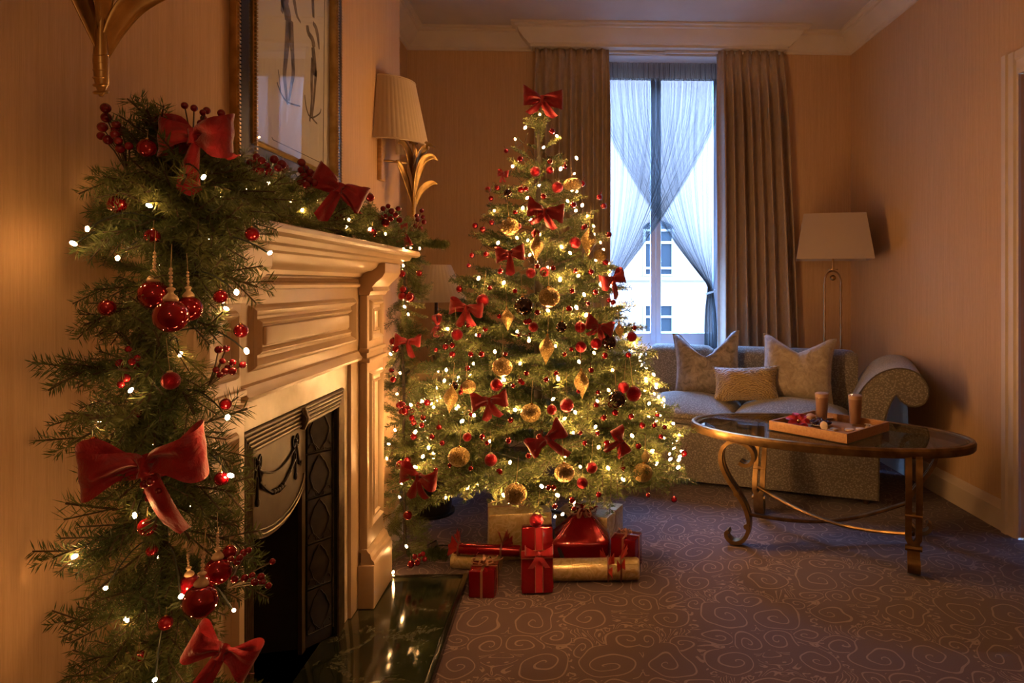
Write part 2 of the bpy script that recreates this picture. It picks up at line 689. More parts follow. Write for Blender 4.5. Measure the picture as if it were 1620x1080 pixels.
glassy('clear_glass', (0.97, 0.985, 0.99))
glassy('table_glass', (0.62, 0.62, 0.58))


def emit(name, col, strength):
    m = bpy.data.materials.new(name); m.use_nodes = True
    nt = m.node_tree; nt.nodes.clear()
    out = nt.nodes.new('ShaderNodeOutputMaterial')
    e = nt.nodes.new('ShaderNodeEmission'); e.inputs[0].default_value = (*col, 1); e.inputs[1].default_value = strength
    nt.links.new(e.outputs[0], out.inputs[0])
    M[name] = m
    return m


emit('fairy_glow', WARM, BULB_STRENGTH)
emit('fairy_glow_garland', WARM, BULB_STRENGTH * 0.40)

# metals, ribbons, needles, ornaments
noisy('antique_gold', (0.36, 0.22, 0.07), (0.60, 0.40, 0.15), 24, 0.34, 0.9, bump=0.05)
noisy('table_bronze', (0.15, 0.085, 0.030), (0.30, 0.18, 0.065), 18, 0.38, 0.85, bump=0.04)
noisy('frame_black', (0.012, 0.010, 0.009), (0.022, 0.018, 0.015), 30, 0.25)
noisy('paper', (0.70, 0.62, 0.54), (0.74, 0.66, 0.58), 5, 0.85)
noisy('sketch_wash', (0.07, 0.05, 0.045), (0.24, 0.18, 0.155), 40, 0.9)
noisy('sketch_ink', (0.06, 0.045, 0.04), (0.12, 0.09, 0.08), 60, 0.9)
m = principled('ribbon_red', (0.42, 0.010, 0.018), 0.42, spec=0.35, sheen=0.4)
t = NT(m)
n = t.noise(t.coords('Object'), 6, 4, 0.6, 0.6)
t.base(t.ramp(n.outputs[0], [(0.3, (0.26, 0.005, 0.012)), (0.7, (0.40, 0.009, 0.020))]))
t.bump(n.outputs[0], 0.25, 0.02)
principled('bauble_red', (0.27, 0.003, 0.010), 0.10, 0.6, coat=0.6)
principled('berry_red', (0.20, 0.004, 0.010), 0.20, 0.15, coat=0.5)
principled('bauble_dark', (0.035, 0.012, 0.012), 0.10, 0.8, coat=0.8)


def glitter(name, c0, c1, rough=0.28, scale=300, bump=0.9):
    m = principled(name, c0, rough, 0.85)
    t = NT(m)
    vo = t.node('ShaderNodeTexVoronoi'); vo.inputs['Scale'].default_value = scale
    t.link(t.coords('Object'), vo.inputs['Vector'])
    t.base(t.mix(vo.outputs['Color'], c0, c1))
    t.bump(vo.outputs['Distance'], bump, 0.05)
    return m


glitter('gold_glitter', (0.26, 0.15, 0.035), (0.78, 0.54, 0.20), 0.36, 11)
glitter('gold_beaded', (0.24, 0.14, 0.035), (0.70, 0.48, 0.18), 0.38, 9, 1.0)
glitter('red_glitter', (0.22, 0.003, 0.010), (0.55, 0.012, 0.03), 0.28, 16)
principled('wood_bead', (0.52, 0.36, 0.20), 0.5)
principled('gold_cap', (0.75, 0.52, 0.20), 0.25, 1.0)
principled('twine', (0.45, 0.32, 0.16), 0.8)
principled('cable_green', (0.012, 0.020, 0.010), 0.5)


def needles(name, dark, light, rough=0.5):
    m = principled(name, dark, rough, spec=0.35)
    t = NT(m)
    oi = t.node('ShaderNodeObjectInfo')
    n = t.noise(t.coords('Object'), 22, 2)
    s = t.math('ADD', t.math('MULTIPLY', oi.outputs['Random'], 0.5), t.math('MULTIPLY', n.outputs[0], 0.55))
    c = t.ramp(s, [(0.2, dark), (0.85, light)])
    t.base(c)
    # thin needles let some light through
    tl = t.node('ShaderNodeBsdfTranslucent'); t.link(c, tl.inputs[0])
    mxs = t.node('ShaderNodeMixShader'); mxs.inputs[0].default_value = 0.3
    out = t.n['Material Output']
    t.link(t.b.outputs[0], mxs.inputs[1]); t.link(tl.outputs[0], mxs.inputs[2]); t.link(mxs.outputs[0], out.inputs[0])
    return m


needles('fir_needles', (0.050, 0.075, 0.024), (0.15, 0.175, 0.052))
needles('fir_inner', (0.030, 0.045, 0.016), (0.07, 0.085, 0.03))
needles('garland_needles', (0.055, 0.085, 0.028), (0.20, 0.22, 0.070))
principled('bark', (0.03, 0.022, 0.013), 0.9)
principled('stem_brown', (0.07, 0.045, 0.022), 0.8)

# presents and small things
m = principled('wrap_red', (0.26, 0.003, 0.009), 0.16, 0.6, coat=0.5)
t = NT(m); n = t.noise(t.coords('Object'), 9, 3, 0.5, 0.8); t.bump(n.outputs[0], 0.35, 0.02)
m = principled('wrap_gold', (0.55, 0.40, 0.17), 0.30, 0.55, coat=0.2)
t = NT(m); n = t.noise(t.coords('Object'), 20, 5, 0.6, 1.5)
t.base(t.ramp(n.outputs[0], [(0.40, (0.50, 0.37, 0.16)), (0.5, (0.66, 0.52, 0.28)), (0.6, (0.48, 0.34, 0.14))]))
t.bump(n.outputs[0], 0.3, 0.01)
principled('ribbon_dark', (0.16, 0.05, 0.03), 0.5)
principled('ribbon_trim', (0.42, 0.20, 0.12), 0.35, 0.5)
principled('ribbon_sheer_red', (0.34, 0.02, 0.015), 0.5, 0.1)
noisy('light_wood', (0.42, 0.25, 0.10), (0.55, 0.34, 0.15), 10, 0.42, stretch=(1, 12, 12))
noisy('tray_wood', (0.34, 0.155, 0.05), (0.44, 0.22, 0.08), 10, 0.45, stretch=(2, 14, 14))
noisy('dark_wood', (0.06, 0.03, 0.014), (0.10, 0.05, 0.024), 10, 0.35, stretch=(1, 10, 10))
noisy('door_wood', (0.12, 0.06, 0.03), (0.16, 0.085, 0.045), 8, 0.4, stretch=(10, 10, 1))
principled('dark_ceramic', (0.012, 0.010, 0.009), 0.4)
principled('book_tan', (0.46, 0.30, 0.15), 0.6)
principled('book_page', (0.66, 0.56, 0.40), 0.8)
principled('white_china', (0.72, 0.68, 0.64), 0.15)
principled('chocolate_drink', (0.26, 0.125, 0.07), 0.5)
principled('milk_foam', (0.46, 0.28, 0.18), 0.8)
principled('cookie', (0.52, 0.38, 0.22), 0.8)
principled('macaron', (0.66, 0.52, 0.40), 0.75)
principled('grape_dark', (0.035, 0.010, 0.022), 0.22, coat=0.3)
principled('poinsettia_red', (0.36, 0.008, 0.018), 0.6)
principled('leaf_green', (0.02, 0.045, 0.015), 0.6)
principled('petal_cream', (0.60, 0.50, 0.40), 0.7)
principled('brass_thin', (0.42, 0.26, 0.11), 0.28, 1.0)
noisy('facade_stone', (0.060, 0.030, 0.0175), (0.067, 0.034, 0.020), 0.6, 0.9)
principled('far_glass', (0.004, 0.004, 0.004), 0.6, spec=0.04)
principled('far_frame', (0.07, 0.045, 0.03), 0.6)
noisy('street', (0.05, 0.04, 0.03), (0.06, 0.05, 0.04), 0.4, 0.9)
principled('phone_black', (0.012, 0.011, 0.011), 0.3)
# ------------------------------------------------------------------ room shell
XW, XR, YB, ZC = -0.75, 1.94, 4.64, 2.80     # chimney breast face, right wall, window wall, ceiling
XREC, YBR, YREAR = -1.09, 3.05, -2.6         # recess wall, end of the breast, wall behind the photographer


def wall_hole(mb, axis, at, depth, a0, a1, z0, z1, ha0, ha1, hz0, hz1):
    """wall in the plane axis=at (thick towards at+depth) with one rectangular hole, a single connected mesh"""
    A = [a0, ha0, ha1, a1]
    Z = [z0, hz0, hz1, z1]
    vs, fs, idx = [], [], {}

    def vert(i, j, k):
        key = (i, j, k)
        if key not in idx:
            d = at + (depth if k else 0)
            idx[key] = len(vs)
            vs.append((d, A[i], Z[j]) if axis == 'x' else (A[i], d, Z[j]))
        return idx[key]
    for k in (0, 1):
        for i in range(3):
            for j in range(3):
                if (i == 1 and j == 1) or A[i + 1] - A[i] < 1e-6 or Z[j + 1] - Z[j] < 1e-6:
                    continue
                fs.append((vert(i, j, k), vert(i + 1, j, k), vert(i + 1, j + 1, k), vert(i, j + 1, k)))
    for (i, j, i2, j2) in ((1, 1, 1, 2), (1, 2, 2, 2), (2, 2, 2, 1), (2, 1, 1, 1)):
        fs.append((vert(i, j, 0), vert(i2, j2, 0), vert(i2, j2, 1), vert(i, j, 1)))
    for (i, j, i2, j2) in ((0, 0, 0, 3), (0, 3, 3, 3), (3, 3, 3, 0), (3, 0, 0, 0)):
        fs.append((vert(i, j, 0), vert(i2, j2, 0), vert(i2, j2, 1), vert(i, j, 1)))
    return mb.add(vs, fs)


structure('floor', MB().box((-1.4, YREAR - 0.1, -0.08), (XR + 0.1, 5.1, 0.0)), M['carpet'], label='brown carpet woven with pale scrolling damask lines')
structure('ceiling', MB().box((-1.4, YREAR - 0.1, ZC), (XR + 0.1, 5.1, ZC + 0.08)), M['ceiling_paint'])
structure('sky_leak_block', MB().box((-1.32, 1.3, -0.05), (-1.21, 2.4, 1.0)), M['soot'], smooth=False, label='unseen dark block added behind the firebox to seal out sky light')  # added out of sight behind the fireplace hole so no sky light leaks in
# chimney breast with the fireplace hole: the face of the left-hand wall
mb = MB()
wall_hole(mb, 'x', XW, -0.45, YREAR, YBR, 0.0, ZC, 1.545, 2.115, 0.0, 0.72)
structure('wall_left', mb, M['wallpaper'], smooth=False, label='gold striped wallpaper on the chimney breast around the fireplace')
structure('wall_left_recess', MB().box((XREC - 0.1, YBR, 0), (XREC, YB + 0.3, ZC)), M['wallpaper'], smooth=False)
WX0, WX1, WZ0, WZ1 = 0.15, 1.13, 0.58, 2.665
mb = MB()
wall_hole(mb, 'y', YB, 0.34, XREC - 0.1, XR + 0.1, 0.0, ZC, WX0, WX1, WZ0, WZ1)
structure('wall_back', mb, M['wallpaper'], smooth=False, label='gold wallpapered wall around the tall window')
DY0, DY1, DZ = 1.97, 2.865, 2.0
mb = MB()
wall_hole(mb, 'x', XR, 0.12, YREAR, YB + 0.3, 0.0, ZC, DY0, DY1, 0.0, DZ)
structure('wall_right', mb, M['wallpaper'], smooth=False, label='plain warm beige wallpapered wall beside the sofa')
structure('wall_rear', MB().box((-1.4, YREAR - 0.1, 0), (XR + 0.1, YREAR, ZC)), M['wallpaper'], smooth=False)

# cornice running round the room and out around the curtain pelmet
prof = [(0, 2.67), (0.012, 2.67), (0.012, 2.684), (0.026, 2.690), (0.032, 2.700), (0.052, 2.714), (0.078, 2.742), (0.092, 2.768), (0.106, 2.772), (0.106, 2.784), (0.13, 2.786), (0.13, ZC - 0.001), (0, ZC - 0.001)]
PX0, PX1, PYF = -0.246, 1.458, 4.54
path = [(XR, YREAR + 0.02), (XR, YB), (PX1, YB), (PX1, PYF), (PX0, PYF), (PX0, YB), (XREC, YB), (XREC, YBR), (XW, YBR), (XW, YREAR + 0.02)]
structure('trim_1', MB().sweep(path, prof), M['plaster'], angle=25, label='cream plaster cornice stepping out around the curtain pelmet')
structure('trim_2', MB().box((PX0 + 0.002, PYF + 0.001, 2.672), (PX1 - 0.002, YB - 0.001, ZC - 0.003)), M['plaster'], label='cream pelmet box above the curtains')
# skirting boards
bp = [(0, 0), (0.022, 0), (0.022, 0.095), (0.016, 0.105), (0.012, 0.122), (0.006, 0.13), (0, 0.13)]
structure('baseboard_right', MB().sweep([(XR, DY1 + 0.10), (XR, YB)], bp), M['joinery_paint'], angle=25)
structure('baseboard_back', MB().sweep([(XR - 0.023, YB), (XREC + 0.023, YB)], bp), M['joinery_paint'], angle=25)
structure('baseboard_left', MB().sweep([(XREC, YB), (XREC, YBR)], bp), M['joinery_paint'], angle=25)
structure('baseboard_breast', MB().sweep([(XW, YBR - 0.02), (XW, 2.53)], bp), M['joinery_paint'], angle=25)

# door in the right-hand wall: architrave, leaf with panels
door = thing('door_1', 'painted door casing with a brown panelled door at the edge of the right wall', None, (XR, (DY0 + DY1) / 2, 0))
door['kind'] = 'structure'
arch = [(0.0, 0.0), (0.012, 0.0), (0.014, 0.012), (0.022, 0.020), (0.022, 0.055), (0.030, 0.062), (0.030, 0.09), (0.024, 0.098), (0.0, 0.10)]
for side in (0, 1):
    m_ = MB()
    if side:
        m_.prism([(-a, DY1 + b) for a, b in arch], lambda a, b, d: (XR + a, b, d), 0.0, DZ + 0.10)
    else:
        m_.prism([(-a, DY0 - b) for a, b in arch], lambda a, b, d: (XR + a, b, d), 0.0, DZ + 0.10)
    part('door_casing', m_, M['joinery_paint'], door, angle=25)
part('door_head', MB().prism([(-a, DZ + b) for a, b in arch], lambda a, b, d: (XR + a, d, b), DY0 + 0.001, DY1 - 0.001), M['joinery_paint'], door, angle=25)
leaf = MB().box((XR + 0.05, DY0 + 0.003, 0.006), (XR + 0.09, DY1 - 0.003, DZ - 0.003), 0.002)
leaf = part('door_leaf', leaf, M['door_wood'], door)
for (z0, z1) in ((0.15, 0.85), (1.0, 1.85)):
    for (y0, y1) in ((DY0 + 0.1, DY0 + 0.41), (DY0 + 0.48, DY1 - 0.1)):
        part('door_panel', MB().box((XR + 0.040, y0, z0), (XR + 0.0515, y1, z1), 0.006), M['door_wood'], leaf)
part('door_handle', MB().sphere((XR + 0.015, DY0 + 0.07, 1.0), 0.026).tube([(XR + 0.052, DY0 + 0.07, 1.0), (XR + 0.02, DY0 + 0.07, 1.0)], 0.011), M['antique_gold'], leaf)

# ------------------------------------------------------------------ window
win = thing('window_1', 'tall white double casement window behind crossed sheer curtains', None, ((WX0 + WX1) / 2, YB + 0.31, WZ0))
win['kind'] = 'structure'
YWF = 4.95
wc = (WX0 + WX1) / 2 - 0.012


def frame_rect(mb, x0, x1, z0, z1, w, y0, y1, wb=None, bev=0.004):
    wb = w if wb is None else wb
    mb.box((x0, y0, z0), (x0 + w, y1, z1), bev)
    mb.box((x1 - w, y0, z0), (x1, y1, z1), bev)
    mb.box((x0 + w, y0, z1 - w), (x1 - w, y1, z1), bev)
    mb.box((x0 + w, y0, z0), (x1 - w, y1, z0 + wb), bev)
    return mb


part('window_frame', frame_rect(MB(), WX0 + 0.002, WX1 - 0.002, WZ0 + 0.002, WZ1 - 0.002, 0.045, YWF - 0.04, YWF + 0.028), M['window_paint'], win)
for (x0, x1) in ((WX0 + 0.048, wc - 0.002), (wc + 0.002, WX1 - 0.048)):
    sash = part('sash', frame_rect(MB(), x0, x1, WZ0 + 0.05, WZ1 - 0.05, 0.036, YWF - 0.03, YWF + 0.015, wb=0.11), M['window_paint'], win)
    part('pane', MB().box((x0 + 0.037, YWF - 0.006, WZ0 + 0.161), (x1 - 0.037, YWF - 0.002, WZ1 - 0.087)), M['clear_glass'], sash)
part('window_sill', MB().box((WX0 + 0.003, YB + 0.01, WZ0 + 0.001), (WX1 - 0.003, YWF - 0.042, WZ0 + 0.025), 0.006), M['window_paint'], win)
part('reveal_lining', MB().box((WX0 + 0.003, YB + 0.012, WZ1 - 0.012), (WX1 - 0.003, YWF - 0.042, WZ1 - 0.001), 0.002), M['window_paint'], win)
for xx in (WX0 + 0.001, WX1 - 0.009):
    part('reveal_lining', MB().box((xx, YB + 0.012, WZ0 + 0.026), (xx + 0.008, YWF - 0.042, WZ1 - 0.013), 0.002), M['window_paint'], win)

# building across the street
fac = thing('building_across_street', 'pale stone building with arched and square windows across the street', 'building', (0, 26, -9))
FY = 26.0


def fxz(px, py):
    p = PY(px, py, FY)
    return p.x, p.z


up0, up1 = fxz(1018, 437), fxz(1067, 362)
lo0, lo1 = fxz(1018, 528), fxz(1067, 480)
wwid = up1[0] - up0[0]
cols = [up0[0] + k * wwid * 2.3 for k in (-4, -3, -2, -1, 0, 1, 2, 3, 4)]
hgt, hgt2 = up1[1] - up0[1], lo1[1] - lo0[1]
part('facade_wall', MB().box((-60, FY + 0.25, -9), (62, FY + 3, 17)), M['facade_stone'], fac, smooth=False)
for zz in (up0[1] - 0.16, -5.0):
    part('string_course', MB().box((-60, FY + 0.02, zz), (62, FY + 0.24, zz + 0.14), 0.02), M['facade_stone'], fac)
for x0 in cols:
    for (z0, h, arched) in ((up0[1], hgt, True), (lo0[1], hgt2, False)):
        f_ = MB()
        fr = 0.09
        f_.box((x0, FY + 0.06, z0), (x0 + fr, FY + 0.16, z0 + h), 0.0)
        f_.box((x0 + wwid - fr, FY + 0.06, z0), (x0 + wwid, FY + 0.16, z0 + h), 0.0)
        for fz in ((0.0, 0.2, 0.74, 1.0) if arched else (0.0, 0.6, 1.0)):
            f_.box((x0 + fr, FY + 0.07, z0 + h * fz - (fr if fz else 0)), (x0 + wwid - fr, FY + 0.15, z0 + h * fz + (0 if fz else fr)), 0.0)
        f_.box((x0 + wwid / 2 - fr * 0.4, FY + 0.08, z0 + fr), (x0 + wwid / 2 + fr * 0.4, FY + 0.14, z0 + h - fr), 0.0)
        wf = part('window_frame', f_, M['far_frame'], fac, smooth=False)
        part('pane', MB().box((x0 + 0.02, FY + 0.17, z0 + 0.02), (x0 + wwid - 0.02, FY + 0.22, z0 + h - 0.02)), M['far_glass'], wf, smooth=False)
        if arched:
            a_ = MB()
            xc_, r_ = x0 + wwid / 2, wwid / 2
            poly = [(r_ * cos(pi * k / 10), r_ * 0.55 * sin(pi * k / 10)) for k in range(11)]
            a_.prism(poly, lambda a, b, d: (xc_ + a, d, z0 + h + b), FY + 0.17, FY + 0.22)
            part('pane', a_, M['far_glass'], wf, smooth=False)
structure('street_ground', MB().box((-60, 5.6, -9.2), (62, 27, -9.0)), M['street'])

# ------------------------------------------------------------------ mantelpiece
XF = -0.70
mt = thing('mantelpiece', 'cream painted wooden fireplace surround with carved frieze panel under the garland', 'fireplace surround', (-0.70, 1.86, 0))
Y0, Y1 = 1.22, 2.515
MP = M['mantel_paint']
part('shelf', MB().prism([(XW + 0.001, 1.196), (-0.566, 1.196), (-0.558, 1.200), (-0.556, 1.207), (-0.559, 1.216), (-0.566, 1.219), (XW + 0.001, 1.219)], lambda a, b, d: (a, d, b), 1.16, 2.575), MP, mt, angle=30)
cyma = [(XW + 0.001, 1.120), (XF + 0.002, 1.120), (-0.690, 1.122), (-0.684, 1.132), (-0.674, 1.138), (-0.655, 1.142), (-0.640, 1.152), (-0.632, 1.166), (-0.618, 1.170), (-0.612, 1.180), (-0.590, 1.183), (-0.582, 1.1955), (XW + 0.001, 1.1955)]
part('cornice_moulding', MB().prism(cyma, lambda a, b, d: (a, d, b), 1.185, 2.55), MP, mt, angle=28)
part('frieze', MB().box((XW + 0.001, Y0 + 0.004, 0.846), (XF, Y1 - 0.004, 1.1195), 0.003), MP, mt)
# slanted rope beads under the shelf and above the frieze
for (xx, zz, n, y0, y1) in ((-0.598, 1.1875, 150, 1.20, 2.54), (XF + 0.003, 1.108, 118, 1.47, 2.28)):
    rb = MB()
    for k in range(n):
        y = y0 + (y1 - y0) * k / n
        rb.tube([(xx, y, zz - 0.0045), (xx, y + 0.006, zz + 0.0045)], 0.0032, 5)
    o = part('rope_bead', rb, MP, mt)
    o['kind'] = 'stuff'
lm = [(XF, 1.086), (XF + 0.010, 1.088), (XF + 0.012, 1.096), (XF + 0.006, 1.102), (XF, 1.103)]
part('frieze_moulding', MB().prism(lm, lambda a, b, d: (a, d, b), 1.47, 2.28), MP, mt, angle=25)
lm = [(XF, 0.846), (XF + 0.016, 0.847), (XF + 0.020, 0.856), (XF + 0.012, 0.866), (XF + 0.008, 0.876), (XF, 0.880)]
part('lintel_moulding', MB().prism(lm, lambda a, b, d: (a, d, b), 1.475, 2.275), MP, mt, angle=25)


def panel_mould(mb, x, y0, y1, z0, z1, w=0.014, h=0.012):
    """mitred raised rectangular moulding on a plane x=const"""
    sec = [(0, 0), (0.25, 0.7), (0.5, 1.0), (0.8, 0.55), (1, 0)]
    vs, fs = [], []
    cs = [(y0, z0, 1, 1), (y1, z0, -1, 1), (y1, z1, -1, -1), (y0, z1, 1, -1)]
    for (y, z, sy, sz) in cs:
        for (a, b) in sec:
            vs.append((x + b * h, y + sy * a * w, z + sz * a * w))
    k = len(sec)
    for i in range(4):
        j = (i + 1) % 4
        for q in range(k - 1):
            fs.append((i * k + q, j * k + q, j * k + q + 1, i * k + q + 1))
    return mb.add(vs, fs)


part('panel_moulding', panel_mould(MB(), XF, 1.515, 2.245, 0.905, 1.052, 0.026, 0.014), MP, mt, angle=20)
part('panel_moulding', panel_mould(MB(), XF, 1.555, 2.205, 0.938, 1.020, 0.016, 0.010), MP, mt, angle=20)
part('raised_panel', MB().box((XF - 0.004, 1.585, 0.958), (XF + 0.010, 2.175, 1.002), 0.006), MP, mt)
for (ya, yb, mir) in ((1.225, 1.425, -1), (2.30, 2.495, 1)):
    inner0, inner1 = (ya - 0.005, yb + 0.075) if mir < 0 else (ya - 0.08, yb + 0.02)
    part('jamb', MB().box((XW + 0.001, inner0, 0.0215), (XF, inner1, 0.8455), 0.003), MP, mt)
    pil = part('pilaster', MB().box((XF + 0.0005, ya, 0.20), (-0.672, yb, 1.0595), 0.003), MP, mt)
    for (z0, z1) in ((0.275, 0.80), (0.905, 1.045)):
        part('panel_moulding', panel_mould(MB(), -0.672, ya + 0.022, yb - 0.022, z0, z1, 0.020, 0.011), MP, pil, angle=20)
        part('panel_moulding', panel_mould(MB(), -0.672, ya + 0.055, yb - 0.055, z0 + 0.03, z1 - 0.03, 0.012, 0.008), MP, pil, angle=20)
    for (z0, z1, e) in ((0.835, 0.850, 0.012), (0.868, 0.882, 0.009)):
        part('necking', MB().box((XF + 0.0005, ya - e, z0), (-0.672 + e, yb + e, z1), 0.004), MP, pil)
    pl = part('plinth_block', MB().box((XF + 0.0005, ya - 0.017, 0.0215), (-0.645, yb + 0.020, 0.165), 0.004), MP, pil)
    bs = [(-0.645, 0.165), (-0.648, 0.176), (-0.656, 0.184), (-0.660, 0.200), (-0.668, 0.208), (-0.671, 0.215), (-0.69, 0.215), (-0.69, 0.165)]
    part('plinth_moulding', MB().prism(bs, lambda a, b, d: (a, d, b), ya - 0.010, yb + 0.012), MP, pil, angle=25)
    cap = [(XF + 0.001, 1.060), (-0.664, 1.060), (-0.660, 1.072), (-0.650, 1.076), (-0.655, 1.088), (-0.640, 1.104), (-0.620, 1.122), (-0.612, 1.136), (-0.612, 1.168), (XF + 0.001, 1.168)]
    part('corbel', MB().prism(cap, lambda a, b, d: (a, d, b), ya - 0.006, yb + 0.006), MP, pil, angle=25)
# marble slip between wood and iron: connected arch of three slabs
mb = MB()
U = [(1.425, 0.0215), (1.425, 0.8455), (2.29, 0.8455), (2.29, 0.0215), (2.172, 0.0215), (2.172, 0.7735), (1.498, 0.7735), (1.498, 0.0215)]
mb.prism(U, lambda a, b, d: (d, a, b), XW + 0.001, XF - 0.012)
part('marble_slip', mb, M['slip_marble'], mt, smooth=False, label='polished pale marble slip inside the wooden surround')

# ------------------------------------------------------------------ cast iron insert
ins = thing('fireplace_insert', 'black cast iron fireplace insert with reeded frame and embossed tile cheeks', 'fireplace', (-0.72, 1.835, 0.02))
FA, FB, FT = 1.50, 2.17, 0.7725        # frame outer near, far, top
XI = -0.706


def reeds(mb, p0, p1, across, n=5, w=0.052, r=0.0062):
    for k in range(n):
        off = Vector(across) * (w * (k + 0.5) / n)
        mb.tube([Vector(p0) + off + Vector((0, 0, 0)), Vector(p1) + off], r, 8)
    return mb


fr = part('reeded_frame', MB().prism([(FA, 0.0215), (FA, FT), (FB, FT), (FB, 0.0215), (FB - 0.055, 0.0215), (FB - 0.055, FT - 0.055), (FA + 0.055, FT - 0.055), (FA + 0.055, 0.0215)], lambda a, b, d: (d, a, b), XI - 0.013, XI - 0.003), M['cast_iron'], ins, smooth=False)
for k in range(5):
    o_ = 0.0055 + 0.0105 * k
    path = [(XI - 0.002, FA + o_, 0.025), (XI - 0.002, FA + o_, FT - o_), (XI - 0.002, FB - o_, FT - o_), (XI - 0.002, FB - o_, 0.025)]
    mm_ = MB()
    for a_, b_ in zip(path[:-1], path[1:]):
        mm_.tube([a_, b_], 0.0052, 8)
    part('reed', mm_, M['iron_relief'], fr)
part('frame_boss', MB().tube([(XI + 0.001, 1.835, FT - 0.058), (XI + 0.006, 1.835, FT - 0.03), (XI + 0.001, 1.835, FT - 0.002)], [0.008, 0.014, 0.008], 10).tube([(XI + 0.004, 1.822, FT - 0.03), (XI + 0.004, 1.848, FT - 0.03)], 0.012, 10), M['iron_relief'], fr)
# back plate with arched opening and hood
XBp = -0.775
ya, yb, zt = 1.645, 2.035, 0.735
arch_y = [(ya, 0.0215), (ya, zt), (yb, zt), (yb, 0.0215), (yb - 0.025, 0.0215), (yb - 0.025, 0.52)]
for k in range(0, 13):
    a = pi * k / 12
    arch_y.append(((ya + yb) / 2 + (yb - ya - 0.05) / 2 * cos(a), 0.52 - 0.10 * sin(a) * 0 - 0.0 + 0.0 - 0.075 * sin(a)))
arch_y += [(ya + 0.025, 0.0215)]
plate = part('hood', MB().prism(arch_y, lambda a, b, d: (d, a, b), XBp - 0.012, XBp), M['bronze_plate'], ins, angle=30, label='bronzed hood embossed with a bow and swag')
rim = [(XBp + 0.002, (ya + yb) / 2 + (yb - ya - 0.03) / 2 * cos(pi * k / 16), 0.535 - 0.078 * sin(pi * k / 16)) for k in range(17)]
part('hood_rim', MB().tube(rim, 0.004, 6).tube([(p[0], p[1], p[2] + 0.012) for p in rim], 0.0022, 6), M['iron_relief'], plate)
# bow and swag relief
yc = (ya + yb) / 2
for s in (-1, 1):
    yk = yc + s * 0.118
    rel = MB()
    for q in (-1, 1):
        rel.tube([(XBp + 0.003, yk + q * 0.020 * sin(pi * k / 8) * (1 if k < 9 else 1), 0.655 + 0.016 * sin(2 * pi * k / 8) + 0.003 * k * 0) for k in range(9)], 0.0028, 6)
        rel.tube([(XBp + 0.003, yk, 0.655), (XBp + 0.003, yk + q * 0.012, 0.625), (XBp + 0.003, yk + q * 0.022, 0.585), (XBp + 0.003, yk + q * 0.034, 0.578), (XBp + 0.003, yk + q * 0.036, 0.59)], 0.0032, 6)
    rel.sphere((XBp + 0.003, yk, 0.655), 0.007, 8, 6)
    rel.tube([(XBp + 0.003, yk, 0.62), (XBp + 0.003, yk, 0.565)], 0.003, 6)
    rel.sphere((XBp + 0.003, yk, 0.556), 0.009, 8, 6, (0.6, 0.8, 1.3))
    part('bow_relief', rel, M['cast_iron'], plate)
sw = MB()
for dz, r_ in ((0, 0.0045), (0.03, 0.0028)):
    sw.tube([(XBp + 0.003, yc - 0.11 + 0.22 * k / 14, 0.605 + dz - (0.055 - dz * 0.8) * sin(pi * k / 14)) for k in range(15)], r_, 6)
for k in range(5):
    sw.sphere((XBp + 0.004, yc - 0.03 + 0.015 * k, 0.552 + 0.002 * abs(k - 2)), 0.008, 8, 6)
part('swag_relief', sw, M['cast_iron'], plate)
# splayed tile cheeks, five embossed iron tiles each
for s in (-1, 1):
    pA = Vector((XI - 0.014, (FB - 0.056) if s > 0 else (FA + 0.056), 0))
    pB = Vector((XBp - 0.001, yb + 0.001 if s > 0 else ya - 0.001, 0))
    d = (pB - pA); L = d.length; d.normalize()
    nrm = Vector((-d.y, d.x, 0)) * s
    if nrm.x < 0:
        nrm = -nrm

    def cm(a, b, h):
        p = pA + d * a + nrm * h
        return (p.x, p.y, b)
    ck = part('cheek', MB().prism([(0, 0.0215), (L, 0.0215), (L, FT - 0.038), (0, FT - 0.038)], cm, -0.02, -0.006), M['cast_iron'], ins, smooth=False)
    for k in range(5):
        z0 = 0.06 + k * 0.134
        z1 = min(z0 + 0.130, FT - 0.042)
        tl = part('tile', MB().prism([(0.006, z0), (L - 0.006, z0), (L - 0.006, z1), (0.006, z1)], cm, -0.006, 0.0), M['cast_iron'], ck, smooth=False) if False else None
        t_ = MB().prism([(0.008, z0), (L - 0.008, z0), (L - 0.008, z1), (0.008, z1)], cm, -0.006, 0.0)
        zc_, hh, ww = (z0 + z1) / 2, (z1 - z0) / 2 - 0.012, L / 2 - 0.02
        ring = []
        for q in range(28):
            a = 2 * pi * q / 28
            rr = 1 + 0.07 * cos(4 * a) + 0.05 * cos(8 * a)
            ring.append(cm(L / 2 + ww * rr * cos(a) * (1.05 - 0.12 * sin(a)), zc_ + hh * rr * sin(a), 0.001))
        t_.tube(ring, 0.0024, 5, closed=True)
        for q in (-1, 1):
            sc = [cm(L / 2 + q * (ww - 0.004 + 0.012 * cos(a_ * 0.9)), z0 + 0.016 + 0.012 * sin(a_ * 1.1), 0.001) for a_ in [k2 * 0.5 for k2 in range(11)]]
            t_.tube(sc, 0.0018, 5)
        t_.tube([cm(0.01, z0 + 0.002, 0.001), cm(L - 0.01, z0 + 0.002, 0.001)], 0.0024, 5)
        part('tile', t_, M['cast_iron'], ck, angle=35)
# firebox and grate
fb = MB()
fb.prism([(-1.02, 1.62), (-1.02, 2.06), (XBp - 0.0125, 2.06), (XBp - 0.0125, 2.045), (-1.0, 2.0), (-1.0, 1.68), (XBp - 0.0125, 1.635), (XBp - 0.0125, 1.62)], lambda a, b, d: (a, b, d), 0.0215, 0.735)
part('firebox', fb, M['soot'], ins, smooth=False)

